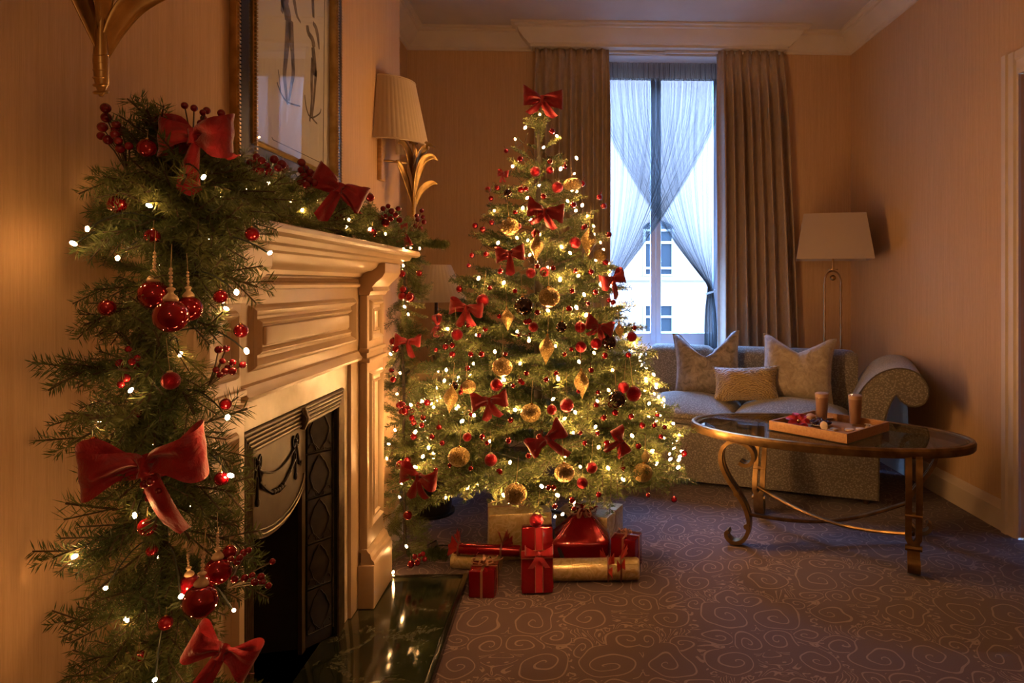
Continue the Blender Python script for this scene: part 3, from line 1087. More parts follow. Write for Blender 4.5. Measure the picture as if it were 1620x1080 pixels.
# hearth
h = thing('hearth', 'polished dark green marble hearth slab with black edge in front of the fireplace', 'hearth', (-0.55, 1.7, 0))
XH = -0.392
part('slab', MB().box((XW + 0.001, 1.16, 0.0), (XH, 2.53, 0.021), 0.003), M['green_marble'], h)
part('edge_strip', MB().box((XH + 0.0005, 1.16, 0.0), (XH + 0.020, 2.55, 0.026), 0.004), M['black_granite'], h)
part('edge_strip', MB().box((XW + 0.001, 2.5305, 0.0), (XH, 2.55, 0.023), 0.003), M['black_granite'], h)
# ------------------------------------------------------------------ curtains


def hash01(i, s=0.0):
    return (sin(i * 12.9898 + s * 78.233) * 43758.5453) % 1.0


def curtain(name, label, xt0, xt1, xb0, xb1, ztop, zbot, ymid, nf, seed, amp=0.034):
    root = thing(name, label, 'curtain', ((xt0 + xt1) / 2, ymid, zbot))

    def surf(u, v):
        # v 0 top .. 1 bottom ; folds pinched at the heading tape
        z = ztop + (zbot - ztop) * v
        drop = ztop - z
        x = (xt0 + (xt1 - xt0) * u) * (1 - v) + (xb0 + (xb1 - xb0) * u) * v
        k = u * nf
        ph = 2 * pi * k + 1.5 * sin(5.3 * u + seed) + 0.45 * sin(11 * u + 2.2 * v + seed)
        pinch = min(1.0, abs(drop - 0.105) / 0.16) if drop > 0.02 else 1.0
        a = amp * (0.35 + 0.65 * min(1, drop / 0.5)) * (0.45 + 0.55 * pinch) * (0.75 + 0.5 * hash01(int(k), seed))
        s = sin(ph)
        s = math.copysign(abs(s) ** 0.7, s)
        y = ymid - a * s - 0.042 * min(1.0, drop / 1.2)
        if drop < 0.16:
            y += 0.010 * sin(ph * 3 + 0.6) * (1 - drop / 0.16)
        x += 0.010 * cos(ph) * min(1, drop / 0.4)
        return (x, y, z)
    mb = MB().grid(surf, nf * 12, 60)
    body = part('curtain_drop', mb, M['curtain_damask'], root, angle=180)
    sol = body.modifiers.new('thick', 'SOLIDIFY'); sol.thickness = 0.004
    mb = MB().grid(lambda u, v: (lambda p: (p[0], p[1] + 0.006, p[2]))(surf(u, v * 0.045)), nf * 12, 3)
    part('heading_tape', mb, M['curtain_damask'], root, angle=180)
    return root


curtain('curtain', 'taupe pinch-pleated curtain hanging behind the top of the tree', -0.225, 0.268, -0.235, 0.262, 2.668, 0.015, 4.578, 7, 1.3, 0.050)
curtain('curtain', 'taupe pinch-pleated curtain hanging behind the sofa cushions', 1.002, 1.452, 1.005, 1.57, 2.668, 0.015, 4.578, 7, 4.1, 0.050)

rail = thing('curtain_rail', 'thin white curtain rail with overlap arm under the pelmet', 'curtain rail', (0.6, 4.58, 2.66))
part('track', MB().box((-0.23, 4.605, 2.655), (0.66, 4.622, 2.6685), 0.002).box((0.645, 4.585, 2.652), (1.45, 4.600, 2.6685), 0.002), M['window_paint'], rail)
part('overlap_arm', MB().tube([(0.44, 4.613, 2.658), (0.55, 4.60, 2.648), (0.63, 4.593, 2.640), (0.655, 4.592, 2.636)], 0.007, 8), M['window_paint'], rail)


def sheer_panel(name, label, x_free_top, x_side, x_tie, z_tie, y0, nf, seed, bow):
    """one crossed-over voile: spread along the whole head, gathered at a tie on one side, then falling"""
    root = thing(name, label, 'curtain', (x_side, y0, WZ0 + 0.03))
    ztop = 2.650
    pts_uv = []

    def surf(u, v):
        # u: 0 at the tie side edge, 1 at the free edge
        xt = x_side + (x_free_top - x_side) * u
        wtie = 0.040
        xg = x_tie + (u - 0.5) * wtie * (1 if x_free_top > x_side else -1)
        zg = z_tie + 0.05 * u
        vt = 0.76
        if v <= vt:
            q = v / vt
            z = ztop + (zg - ztop) * q
            head = min(1.0, q / 0.09)
            e = max(0.0, (q - 0.09) / 0.91)
            xe = x_free_top + (xg - x_free_top) * (e ** 1.42)       # the free edge sags in a curve
            p_ = 1.0 - 0.50 * min(1.0, e * 1.25)
            x0_ = x_side + (xg - x_side) * max(0.0, (e - 0.55) / 0.45) ** 1.5
            x = x0_ + (xe - x0_) * u ** p_
            wdt = 1 - 0.85 * e
        else:
            q = (v - vt) / (1 - vt)
            z = zg + (WZ0 + 0.028 - zg) * q
            x = xg + (u - 0.5) * 0.05 * sin(min(1, q * 1.5) * pi / 2) * (1 if x_free_top > x_side else -1)
            wdt = 0.16
            head = 1
        ph = 2 * pi * nf * u + 1.2 * sin(5 * u + seed)
        y = y0 + (0.011 * wdt + 0.006) * sin(ph) * (0.5 + 0.5 * head) + 0.004 * sin(2.7 * ph + seed)
        return (x, y, z)
    NU, NV = 150, 60
    mb = MB().grid(surf, NU, NV)
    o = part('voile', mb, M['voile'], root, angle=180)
    uvl = o.data.uv_layers.new(name='UVMap')
    for poly in o.data.polygons:
        for li in poly.loop_indices:
            vi = o.data.loops[li].vertex_index
            uvl.data[li].uv = ((vi % (NU + 1)) / NU, (vi // (NU + 1)) / NV)
    at = o.data.attributes.new('layers', 'FLOAT', 'POINT')
    lay = []
    for j in range(NV + 1):
        for i in range(NU + 1):
            i0, i1 = max(0, i - 1), min(NU, i + 1)
            pa_, pb_ = surf(i0 / NU, j / NV), surf(i1 / NU, j / NV)
            ref_ = abs(x_free_top - x_side) / NU * (i1 - i0)
            lay.append(min(3.2, max(0.8, (ref_ / max(1e-4, abs(pb_[0] - pa_[0]))) ** 0.7)))
    at.data.foreach_set('value', lay)
    # gathered heading: a dense doubled strip with a pencil-pleat ripple
    hd = MB().grid(lambda u, v: (x_side + (x_free_top - x_side) * u, y0 - 0.010 + 0.005 * sin(2 * pi * 60 * u) + 0.003 * sin(2 * pi * 23 * u), ztop + 0.008 - 0.115 * v), 300, 4)
    part('gathered_heading', hd, M['voile_head'], root, angle=180)
    tie = [(x_tie + 0.034 * cos(a), y0 + 0.034 * sin(a), z_tie + 0.012 * cos(a) * (1 if x_free_top < x_side else -1)) for a in [2 * pi * k / 16 for k in range(16)]]
    part('tie_band', MB().tube(tie, 0.007, 6, closed=True, flat=0.5), M['voile_head'], root)
    return root


sheer('voile_head', (0.65, 0.58, 0.54), 0.80, 0.75)
sheer_panel('sheer_curtain', 'sheer white curtain swept down behind the tree, crossing in front', WX1 - 0.02, WX0 + 0.03, WX0 + 0.075, PY(960, 478, 4.83).z, 4.800, 26, 0.4, 0.9)
pt_ = PY(1124, 462, 4.86)
sheer_panel('sheer_curtain', 'sheer white curtain gathered by a tie above the sofa cushions', WX0 + 0.02, WX1 - 0.03, pt_.x, pt_.z, 4.855, 26, 2.1, 0.9)

# ------------------------------------------------------------------ sofa
SA = radians(-23.5)
sdir = Vector((cos(SA), sin(SA), 0))           # along the front, towards the right-hand arm
snrm = Vector((-sin(SA), cos(SA), 0))          # towards the back
S0 = Vector((1.515, 3.285, 0.0))               # right front corner of the base
SLEN, SDEP = 1.46, 0.74
sofa = thing('sofa', 'cream woven two-seat sofa with scrolled arms under the window', 'sofa', S0)


def sm(u, d, z):
    """u along the front from the right corner (negative to the left), d depth back, z up"""
    p = S0 + sdir * u + snrm * d
    return (p.x, p.y, z)


FABR = M['sofa_fabric']


def soft_box(u0, u1, d0, d1, z0, z1, puff=0.03, rad=0.05, crown=0.0, nu=14, nd=12, nz=6, e=3.2):
    """rounded superellipsoid cushion"""
    mb = MB()
    cu, cd, cz = (u0 + u1) / 2, (d0 + d1) / 2, (z0 + z1) / 2
    hu, hd, hz = (u1 - u0) / 2, (d1 - d0) / 2, (z1 - z0) / 2

    def sg(v, p):
        return math.copysign(abs(v) ** p, v)
    vs = []

    def f(a, b):
        th = 2 * pi * a
        ph = pi * (b - 0.5)
        k1, k2 = 0.28, 0.55
        x = sg(cos(ph), k2) * sg(cos(th), k1)
        y = sg(cos(ph), k2) * sg(sin(th), k1)
        z = sg(sin(ph), k2)
        cr = crown * (1 - x * x) * (1 - y * y) * (1 if z > 0 else 0.2)
        return sm(cu + hu * x, cd + hd * y, cz + hz * z + cr * (1 if z > 0 else -0.3))
    return mb.grid(f, 56, 22, cu=True)


# base with front rail
base = MB()
bp_ = [(-SLEN, 0.035), (0.0, 0.035), (0.004, 0.30), (-SLEN - 0.004, 0.30)]
base.prism(bp_, lambda a, b, d: sm(a, d, b), 0.0, SDEP - 0.06)
part('base', base, FABR, sofa, angle=30)
part('seat_rail', MB().prism([(-0.142, 0.298), (-SLEN + 0.142, 0.298), (-SLEN + 0.142, 0.335), (-0.142, 0.335)], lambda a, b, d: sm(a, d, b), -0.004, SDEP - 0.2), FABR, sofa, angle=30)
for u in (-0.06, -SLEN + 0.06):
    for d in (0.06, SDEP - 0.12):
        p = sm(u, d, 0)
        part('foot', MB().lathe([(0.001, 0.0), (0.014, 0.0), (0.022, 0.0345), (0.001, 0.0345)], 12, p), M['dark_wood'], sofa)
# scrolled arms
scroll = [(-0.145, 0.30), (-0.142, 0.42), (-0.118, 0.50), (-0.072, 0.585), (-0.015, 0.648), (0.055, 0.682), (0.118, 0.686), (0.170, 0.666), (0.208, 0.622), (0.218, 0.572), (0.200, 0.528), (0.165, 0.508), (0.128, 0.512), (0.098, 0.530), (0.076, 0.556), (0.052, 0.520), (0.030, 0.455), (0.016, 0.38), (0.006, 0.30)]


def smooth_poly(P, sub=3):
    out = []
    n = len(P)
    for i in range(n - 1):
        p0, p1, p2, p3 = P[max(i - 1, 0)], P[i], P[i + 1], P[min(i + 2, n - 1)]
        for k in range(sub):
            t = k / sub
            q = []
            for c in range(len(p1)):
                q.append(0.5 * (2 * p1[c] + (p2[c] - p0[c]) * t + (2 * p0[c] - 5 * p1[c] + 4 * p2[c] - p3[c]) * t * t + (3 * p1[c] - p0[c] - 3 * p2[c] + p3[c]) * t ** 3))
            out.append(tuple(q))
    out.append(tuple(P[-1]))
    return out


sc2 = smooth_poly(scroll, 3)
for side in (0, 1):
    f_ = (lambda a, b, d: sm(a, d, b)) if side == 0 else (lambda a, b, d: sm(-SLEN - a, d, b))
    arm = part('arm', MB().prism(sc2, f_, 0.006, SDEP - 0.03), FABR, sofa, angle=30, label='scrolled arm')
    # flat facing panel edged with dark piping on the front of the scroll
    part('arm_piping', MB().tube([f_(a, b, 0.006) for a, b in sc2], 0.0042, 6), M['piping'], arm)
    if side == 0:
        part('base_piping', MB().tube([sm(-0.002, 0.001, 0.30), sm(-0.004, 0.001, 0.04)], 0.0035, 6), M['piping'], arm)
# back: three upright padded panels rolling over at the top
bprof = [(0.50, 0.34), (0.515, 0.44), (0.535, 0.54), (0.545, 0.62), (0.56, 0.675), (0.60, 0.708), (0.65, 0.712), (0.70, 0.685), (0.728, 0.63), (0.735, 0.55), (0.73, 0.40), (0.72, 0.05), (0.56, 0.05), (0.50, 0.20)]
bprof = smooth_poly(bprof, 3)
nb = 3
for k in range(nb):
    a0 = -SLEN + 0.10 + (SLEN - 0.20) * k / nb
    a1 = -SLEN + 0.10 + (SLEN - 0.20) * (k + 1) / nb
    mb = MB()
    nseg = 12
    pn = len(bprof)
    cx_ = sum(p[0] for p in bprof) / pn; cz_ = sum(p[1] for p in bprof) / pn

    def bf(u, v, a0=a0, a1=a1):
        i = v * (pn - 1)
        p = bprof[int(round(i))]
        e = abs(2 * u - 1)
        sh = 1.0 - 0.12 * max(0.0, (e - 0.72) / 0.28) ** 2
        return sm(a0 + (a1 - a0) * u, cx_ + (p[0] - cx_) * sh, cz_ + (p[1] - cz_) * (sh if p[1] > 0.4 else 1))
    mb.grid(bf, nseg, pn - 1)
    pnl = part('back_panel', mb, FABR, sofa, angle=60)
    if k < nb - 1:
        part('back_seam', MB().tube([sm(a1, cx_ + (p[0] - cx_) * 0.885, cz_ + (p[1] - cz_) * 0.885) for p in bprof[3:26]], 0.004, 5), M['piping'], pnl)
# two crowned seat cushions
for k in range(2):
    w = (SLEN - 0.29) / 2
    u1 = -0.146 - k * (w + 0.002)
    cs = part('seat_cushion', soft_box(u1 - w, u1, -0.028, 0.52, 0.334, 0.412, crown=0.062), FABR, sofa, angle=60)
    ring = []
    for q in range(40):
        a = 2 * pi * q / 40
        sx_ = math.copysign(abs(cos(a)) ** 0.28, cos(a)); sy_ = math.copysign(abs(sin(a)) ** 0.28, sin(a))
        ring.append(sm(u1 - w / 2 + (w / 2 + 0.001) * sx_, 0.246 + 0.276 * sy_, 0.374))
    part('cushion_piping', MB().tube(ring, 0.0035, 5, closed=True), M['piping'], cs)


def cushion(name, label, mat, u, d, z, w, h, th, lean, yaw, chop=0.0, roll=0.0, corner=1.0, loc=None):
    """pillow: centre of its bottom edge at sofa coordinates (u,d,z)"""
    root = thing(name, label, 'cushion', sm(u, d, z), (0, 0, SA + yaw), 'scatter cushions on the sofa')

    def P(sgn):
        def f(a, b):
            x, y = 2 * a - 1, 2 * b - 1
            px = x * (1 - 0.10 * (1 - y * y) * 1.0)
            py = y * (1 - 0.10 * (1 - x * x) * 1.0)
            t = th * ((1 - x ** 4) * (1 - y ** 4)) ** 0.55
            zz = h / 2 + py * h / 2
            if chop and y > -0.2:
                zz -= chop * h * max(0.0, 1 - abs(x) * 1.25) ** 1.0 * ((y + 0.2) / 1.2) ** 2
                t *= 1 - 0.35 * max(0, 1 - abs(x) * 3)
            q = Vector((px * w / 2, -sgn * t / 2 - 0.010 * sin(7 * x + 3 * y) * (1 - x * x) * (1 - y * y), zz))
            q = Euler((lean, 0, 0)).to_matrix() @ q
            q = Euler((0, roll, 0)).to_matrix() @ q
            return tuple(q)
        return f
    fr_ = MB().grid(P(1), 26, 26)
    part('front_cover', fr_, mat, root, world=False, angle=180)
    bk_ = MB().grid(P(-1), 26, 26)
    part('back_cover', bk_, mat, root, world=False, angle=180)
    edge = [P(1)(k / 24, 0) for k in range(24)] + [P(1)(1, k / 24) for k in range(24)] + [P(1)(1 - k / 24, 1) for k in range(24)] + [P(1)(0, 1 - k / 24) for k in range(24)]
    part('seam', MB().tube(edge, 0.0032, 5, closed=True), mat, root, world=False)
    return root


cushion('cushion', 'silver crushed velvet cushion with a deep chop, nearest the window', M['velvet_silver'], -0.92, 0.36, 0.438, 0.40, 0.385, 0.13, radians(-16), 0.10, 0.42, radians(-4))
cushion('cushion', 'square sand velvet cushion leaning nearest the scrolled sofa arm', M['velvet_sand'], -0.43, 0.37, 0.438, 0.405, 0.375, 0.14, radians(-18), 0.03, 0.22, radians(3))
cushion('cushion', 'small oblong gold cushion lying in front of two square cushions', M['velvet_gold'], -0.68, 0.235, 0.442, 0.36, 0.200, 0.12, radians(-22), 0.12, 0.0, radians(-3))

# ------------------------------------------------------------------ coffee table
TC = Vector((1.095, 2.905, 0.0))
TA = radians(-25.5)
tm, tn = Vector((cos(TA), sin(TA), 0)), Vector((-sin(TA), cos(TA), 0))
TA_, TB_, TZ = 0.578, 0.315, 0.475
tb = thing('coffee_table', 'oval glass coffee table with gilt scrolled iron legs in front of the sofa', 'coffee table', TC)


def tp(a, r, z):
    return TC + tm * (TA_ * r * cos(a)) + tn * (TB_ * r * sin(a)) + Vector((0, 0, z))


def tpo(a, off, z):
    """point offset outward from the ellipse"""
    nx, ny = cos(a) / TA_, sin(a) / TB_
    l = sqrt(nx * nx + ny * ny)
    return TC + tm * (TA_ * cos(a) + off * nx / l) + tn * (TB_ * sin(a) + off * ny / l) + Vector((0, 0, z))


NR = 96
rim = MB()
rsec = [(-0.036, 0.440), (-0.004, 0.438), (0.0, 0.443), (0.002, 0.466), (-0.003, 0.474), (-0.012, 0.4765), (-0.020, 0.4735), (-0.024, 0.466), (-0.036, 0.465)]
rim.grid(lambda u, v: tuple(tpo(2 * pi * u, rsec[int(round(v * len(rsec))) % len(rsec)][0], rsec[int(round(v * len(rsec))) % len(rsec)][1])), NR, len(rsec), cu=True, cv=True)
part('rim', rim, M['table_bronze'], tb, angle=35)
gl = MB()
ring_t = [tuple(tpo(2 * pi * k / NR, -0.0245, 0.4735)) for k in range(NR)]
ring_b = [tuple(tpo(2 * pi * k / NR, -0.0245, 0.4655)) for k in range(NR)]
gl.add(ring_t + ring_b, [tuple(range(NR)), tuple(range(NR, 2 * NR))[::-1]] + [(k, (k + 1) % NR, NR + (k + 1) % NR, NR + k) for k in range(NR)])
part('glass_top', gl, M['table_glass'], tb, angle=30)
feet = [PZ(1163, 861, 0), PZ(1446, 912, 0), PZ(1458, 846, 0), PZ(1203, 812, 0)]
leg2d = []                                     # (u outward, z) relative to the foot's contact point
for k in range(15):                            # top volute, starting inside
    a = radians(-60 + 400 * k / 14)
    r = 0.018 + 0.030 * k / 14
    leg2d.append((-0.010 + r * -cos(a) * -1.0, 0.388 + r * sin(a)))
TOPC = leg2d
legpath = [(0.020, 0.352), (-0.004, 0.343), (-0.028, 0.352), (-0.040, 0.376), (-0.034, 0.404), (-0.010, 0.428), (0.024, 0.440), (0.058, 0.434), (0.086, 0.410), (0.098, 0.372), (0.092, 0.330), (0.072, 0.286), (0.044, 0.245), (0.016, 0.205), (-0.006, 0.165), (-0.018, 0.125), (-0.020, 0.088), (-0.012, 0.052), (0.006, 0.026), (0.030, 0.014), (0.054, 0.016), (0.072, 0.032), (0.074, 0.050), (0.062, 0.058)]
legpath = smooth_poly(legpath, 3)
for i, ft in enumerate(feet):
    rad = Vector((ft.x - TC.x, ft.y - TC.y, 0)); R_ = rad.length
    rad.normalize()
    sd = Vector((-rad.y, rad.x, 0))
    # keep the widest point under the rim
    lg = bpy.data.objects.new('leg', None); COL.objects.link(lg); lg.parent = tb
    tb_leg = lg
    rad = (-tm, -tn, tm, tn)[i]
    sd = Vector((-rad.y, rad.x, 0))
    foot0 = Vector((ft.x, ft.y, 0)) - rad * 0.04
    us = 1.0 if i in (0, 2) else 0.62
    for s in (-1, 1):
        mb = MB()
        pts = []
        for (u, z) in legpath:
            spread = 0.018 if z > 0.12 else 0.011
            pts.append(foot0 + rad * (u * us) + sd * (s * spread) + Vector((0, 0, z)))
        mb.bar(pts, 0.023, 0.016, sd)
        part('leg_bar', mb, M['table_bronze'], lg, angle=40)
    for (u, z) in ((0.030, 0.222), (-0.012, 0.09)):
        cl = MB()
        c = foot0 + rad * (u * us)
        cl.tube([c - sd * 0.03 + Vector((0, 0, z)), c + sd * 0.03 + Vector((0, 0, z))], 0.012, 8)
        part('collar', cl, M['table_bronze'], lg)
    # short bracket up to the rim
    part('bracket', MB().bar([foot0 + rad * 0.02 + Vector((0, 0, 0.438)), foot0 + rad * 0.0 + Vector((0, 0, 0.452)), foot0 - rad * 0.02 + Vector((0, 0, 0.4645))], 0.03, 0.006, sd), M['table_bronze'], lg)
for (i, j) in ((0, 2), (1, 3)):
    a, b = feet[i], feet[j]
    da = (Vector((TC.x, TC.y, 0)) - a); 
    dirs_ = (-tm, -tn, tm, tn)
    pa = Vector((a.x, a.y, 0)) - dirs_[i] * 0.055; pb = Vector((b.x, b.y, 0)) - dirs_[j] * 0.055
    pts = []
    for k in range(13):
        t_ = k / 12
        p = pa.lerp(pb, t_)
        pts.append((p.x, p.y, 0.135 - 0.055 * sin(pi * t_) + (0.006 if i else 0)))
    part('stretcher', MB().bar(pts, 0.020, 0.009, (0, 0, 1)) if False else MB().tube(pts, 0.008, 8, flat=1.3), M['table_bronze'], tb)

# tray and what stands on it
tray = thing('serving_tray', 'square wooden serving tray on the glass coffee table', 'tray', (1.105, 2.88, 0.4745))
c0, c1, c2 = PZ(1217, 680, 0.4745), PZ(1340, 703, 0.4745), PZ(1407, 682, 0.4745)
ex = (c1 - c0); LX = ex.length; ex.normalize()
ey = Vector((-ex.y, ex.x, 0)); LY = abs((c2 - c1).dot(ey))
TZ0 = 0.4772


def ty(a, b, z):
    p = c0 + ex * a + ey * b
    return (p.x, p.y, TZ0 + z)


part('tray_base', MB().prism([(0.004, 0.004), (LX - 0.004, 0.004), (LX - 0.004, LY - 0.004), (0.004, LY - 0.004)], lambda a, b, d: ty(a, b, d), 0.0, 0.008), M['tray_wood'], tray, smooth=False)
for (a0, a1, b0, b1) in ((0, LX, 0, 0.010), (0, LX, LY - 0.010, LY), (0, 0.010, 0.0102, LY - 0.0102), (LX - 0.010, LX, 0.0102, LY - 0.0102)):
    part('tray_side', MB().prism([(a0, b0), (a1, b0), (a1, b1), (a0, b1)], lambda a, b, d: ty(a, b, d), 0.0, 0.038), M['tray_wood'], tray, smooth=False)

mug_proto = None
for (px, py, lab) in ((1300, 668, 'glass of hot chocolate standing beside the plate of grapes on the tray'), (1353, 672, 'glass of hot chocolate at the sofa-arm side of the tray')):
    p = PZ(px, py, TZ0 + 0.0082)
    mg = thing('hot_chocolate_glass', lab, 'drink', (p.x, p.y, TZ0 + 0.0082), None, 'glasses of hot chocolate on the tray')
    H = 0.140
    part('glass', MB().lathe([(0.001, 0.001), (0.022, 0.001), (0.0235, 0.004), (0.026, 0.05), (0.0305, H), (0.0293, H), (0.0248, 0.05), (0.0222, 0.008), (0.001, 0.007)], 24, (p.x, p.y, p.z)), M['clear_glass'], mg)
    part('drink', MB().lathe([(0.001, 0.0075), (0.0218, 0.0085), (0.0244, 0.05), (0.0281, 0.112), (0.001, 0.112)], 24, (p.x, p.y, p.z)), M['chocolate_drink'], mg, label='brown hot chocolate')
    part('foam', MB().lathe([(0.0281, 0.1122), (0.0290, 0.128), (0.022, 0.132), (0.001, 0.1335)], 24, (p.x, p.y, p.z)), M['milk_foam'], mg)
    hp = []
    for k in range(11):
        a = radians(-80 + 160 * k / 10)
        hp.append((p.x - 0.0245 - 0.020 * cos(a), p.y - 0.004, p.z + 0.043 + 0.022 * sin(a)))
    part('handle', MB().tube(hp, 0.0032, 6), M['clear_glass'], mg)


def plate(lab, a, b, r):
    p = Vector(ty(a, b, 0))
    o = part('plate', MB().lathe([(0.001, 0.003), (r * 0.6, 0.003), (r, 0.010), (r, 0.012), (r * 0.58, 0.0055), (0.001, 0.005)], 28, (p.x, p.y, TZ0 + 0.0085)), M['white_china'])
    tag(o, lab, 'plate')
    return p


plate('small white plate behind the poinsettia on the tray', 0.058, 0.335, 0.044)
pg = plate('white plate under the dark grapes on the tray', 0.130, 0.185, 0.046)
# grapes: a cluster of berries is one bunch with berry parts
gp = Vector(ty(0.130, 0.185, 0))
gr_ = thing('grape_bunch', 'bunch of dark grapes in the middle of the tray', 'grapes', (gp.x, gp.y, TZ0 + 0.0145))
gm = MB().sphere((0, 0, 0), 0.0088, 10, 7).mesh('grape', M['grape_dark'])
rr = random.Random(3)
for k in range(22):
    a = rr.uniform(0, 2 * pi); q = sqrt(rr.random()) * 0.036
    o = link('grape', gm, gr_, (q * cos(a) * 1.2, q * sin(a), 0.009 + (0.036 - q) * 0.55 * rr.random()))
part('stalk', MB().tube([(0, 0, 0.02), (0.012, 0.006, 0.032)], 0.0014, 5), M['stem_brown'], gr_, world=False)
# pastries
BIS = [(0.062, 0.225), (0.185, 0.125), (0.135, 0.085), (0.215, 0.150), (0.225, 0.100), (0.262, 0.190), (0.285, 0.235)]
for (px, py, r, lab, mt_) in ((1280, 668, 0.020, 'brown cupcake between poinsettia and grapes', 'milk_foam'), (1314, 673, 0.019, 'cream macaron standing on edge in front of the grapes', 'macaron'), (1301, 678, 0.018, 'oval biscuit lying at the front left of the sweets', 'cookie'),
                              (1324, 676, 0.017, 'round biscuit beside the cream macaron', 'cookie'), (1332, 680, 0.018, 'ginger biscuit nearest the front corner of the tray', 'cookie'), (1343, 676, 0.020, 'pale iced biscuit under the taller glass', 'macaron'), (1362, 682, 0.018, 'pale iced biscuit at the dark side edge of the tray', 'macaron')):
    p = Vector(ty(*BIS.pop(0), 0))
    if 'standing on edge' in lab:
        o = part('macaron', MB().tube([(p.x - 0.006, p.y - 0.004, TZ0 + 0.0275), (p.x - 0.003, p.y - 0.002, TZ0 + 0.0275), (p.x, p.y, TZ0 + 0.0275), (p.x + 0.006, p.y + 0.004, TZ0 + 0.0275)], [0.012, 0.019, 0.0175, 0.014], 16), M[mt_])
        tag(o, lab, 'biscuit')
    elif 'cupcake' in lab:
        cc = thing('cupcake', lab, 'cake', (p.x, p.y, TZ0 + 0.0085))
        part('paper_case', MB().lathe([(0.001, 0.0), (0.016, 0.0), (0.021, 0.022), (0.001, 0.022)], 20, (p.x, p.y, TZ0 + 0.0085)), M['cookie'], cc)
        part('icing', MB().lathe([(0.022, 0.0222), (0.021, 0.030), (0.012, 0.038), (0.001, 0.041)], 20, (p.x, p.y, TZ0 + 0.0085)), M[mt_], cc)
    else:
        o = part('biscuit', MB().lathe([(0.001, 0.0), (r * 0.9, 0.0), (r, 0.004), (r * 0.9, 0.009), (0.001, 0.011)], 18, (p.x, p.y, TZ0 + 0.0085)), M[mt_])
        tag(o, lab, 'biscuit')


def flower(name, lab, mat, p, r, n, tilt, cat='flower', centre='gold_cap'):
    fl = thing(name, lab, cat, p, tilt)
    for ringk, (cnt, rad_, up_) in enumerate(((n, r, 0.25), (n - 1, r * 0.62, 0.75))):
        for k in range(cnt):
            a = 2 * pi * (k + 0.5 * ringk) / cnt
            m_ = MB()
            w = rad_ * 0.28

            def pf(u, v, a=a, rad_=rad_, w=w, up_=up_):
                x = rad_ * v
                y = w * (2 * u - 1) * sin(pi * min(1, v ** 0.8)) ** 0.8
                z = up_ * x * 0.6 + 0.10 * rad_ * sin(pi * v) - 0.25 * rad_ * v * v + abs(2 * u - 1) * 0.10 * rad_ * sin(pi * v) + 0.003
                return (x * cos(a) - y * sin(a), x * sin(a) + y * cos(a), z)
            m_.grid(pf, 4, 8)
            part('petal', m_, M[mat], fl, world=False, angle=180)
    part('flower_centre', MB().sphere((0, 0, r * 0.22), r * 0.10, 8, 6), M[centre], fl, world=False)
    part('calyx', MB().lathe([(0.001, -0.0), (r * 0.12, 0.0), (r * 0.16, r * 0.10), (0.001, r * 0.12)], 10), M['leaf_green'], fl, world=False)
    return fl


p = Vector(ty(0.062, 0.125, 0))
flower('poinsettia', 'large red poinsettia bloom at the left of the tray', 'poinsettia_red', (p.x, p.y, TZ0 + 0.020), 0.062, 7, (radians(38), 0, radians(-10)))
p = Vector(ty(0.290, 0.305, 0))
flower('cream_flower', 'small cream flower with dark centre by the tray end', 'petal_cream', (p.x, p.y, TZ0 + 0.012), 0.026, 6, (radians(25), 0, 0.4), centre='grape_dark')

# ------------------------------------------------------------------ floor lamp behind the sofa
LX_, LY_ = 1.655, 4.23
fl = thing('floor_lamp', 'unlit floor lamp with square linen shade and twisted brass arch behind the sofa', 'lamp', (LX_, LY_, 0))
zb, zt_ = PY(1322, 411, LY_).z, PY(1322, 341, LY_).z
hb, ht = 0.222, 0.178
rotl = radians(-18)


def sqf(h, z, k):
    c = [(-h, -h), (h, -h), (h, h), (-h, h)][k]
    return (LX_ + c[0] * cos(rotl) - c[1] * sin(rotl), LY_ + c[0] * sin(rotl) + c[1] * cos(rotl), z)


sh = MB()
for (ob, ot, off) in ((hb, ht, 0), (hb - 0.003, ht - 0.003, 0.002)):
    sh.add([sqf(ob, zb, k) for k in range(4)] + [sqf(ot, zt_, k) for k in range(4)], [(k, (k + 1) % 4, 4 + (k + 1) % 4, 4 + k) for k in range(4)])
sh.f += [(0, 1, 9, 8), (1, 2, 10, 9), (2, 3, 11, 10), (3, 0, 8, 11), (4, 12, 13, 5), (5, 13, 14, 6), (6, 14, 15, 7), (7, 15, 12, 4)]
part('lamp_shade', sh, M['shade_linen'], fl, smooth=False)
part('shade_ring', MB().tube([(LX_ - 0.17, LY_, zt_ - 0.02), (LX_ + 0.17, LY_, zt_ - 0.02)], 0.003, 6).tube([(LX_, LY_ - 0.17, zt_ - 0.02), (LX_, LY_ + 0.17, zt_ - 0.02)], 0.003, 6).tube([(LX_, LY_, zt_ - 0.03), (LX_, LY_, zt_ + 0.01)], 0.006, 8), M['brass_thin'], fl)
ztop_ = PY(1322, 428, LY_).z
part('bulb_holder', MB().tube([(LX_, LY_, ztop_), (LX_, LY_, zt_ - 0.03)], 0.007, 10).lathe([(0.001, 0.0), (0.030, 0.0), (0.030, 0.006), (0.001, 0.006)], 16, (LX_, LY_, ztop_ + 0.005)), M['brass_thin'], fl)
wst = (PY(1335, 440, LY_).x - PY(1309, 440, LY_).x) / 2
for s in (-1, 1):
    pts, rs = [], []
    for k in range(40):
        z = 0.03 + (ztop_ - 0.075 - 0.03) * k / 39
        pts.append((LX_ + s * wst, LY_, z)); rs.append(0.0062 + 0.0022 * sin(k * 2.2))
    for k in range(1, 9):
        a = pi / 2 * k / 8
        pts.append((LX_ + s * wst * cos(a), LY_, ztop_ - 0.075 + 0.072 * sin(a))); rs.append(0.006)
    part('twisted_stem', MB().tube(pts, rs, 8), M['brass_thin'], fl)
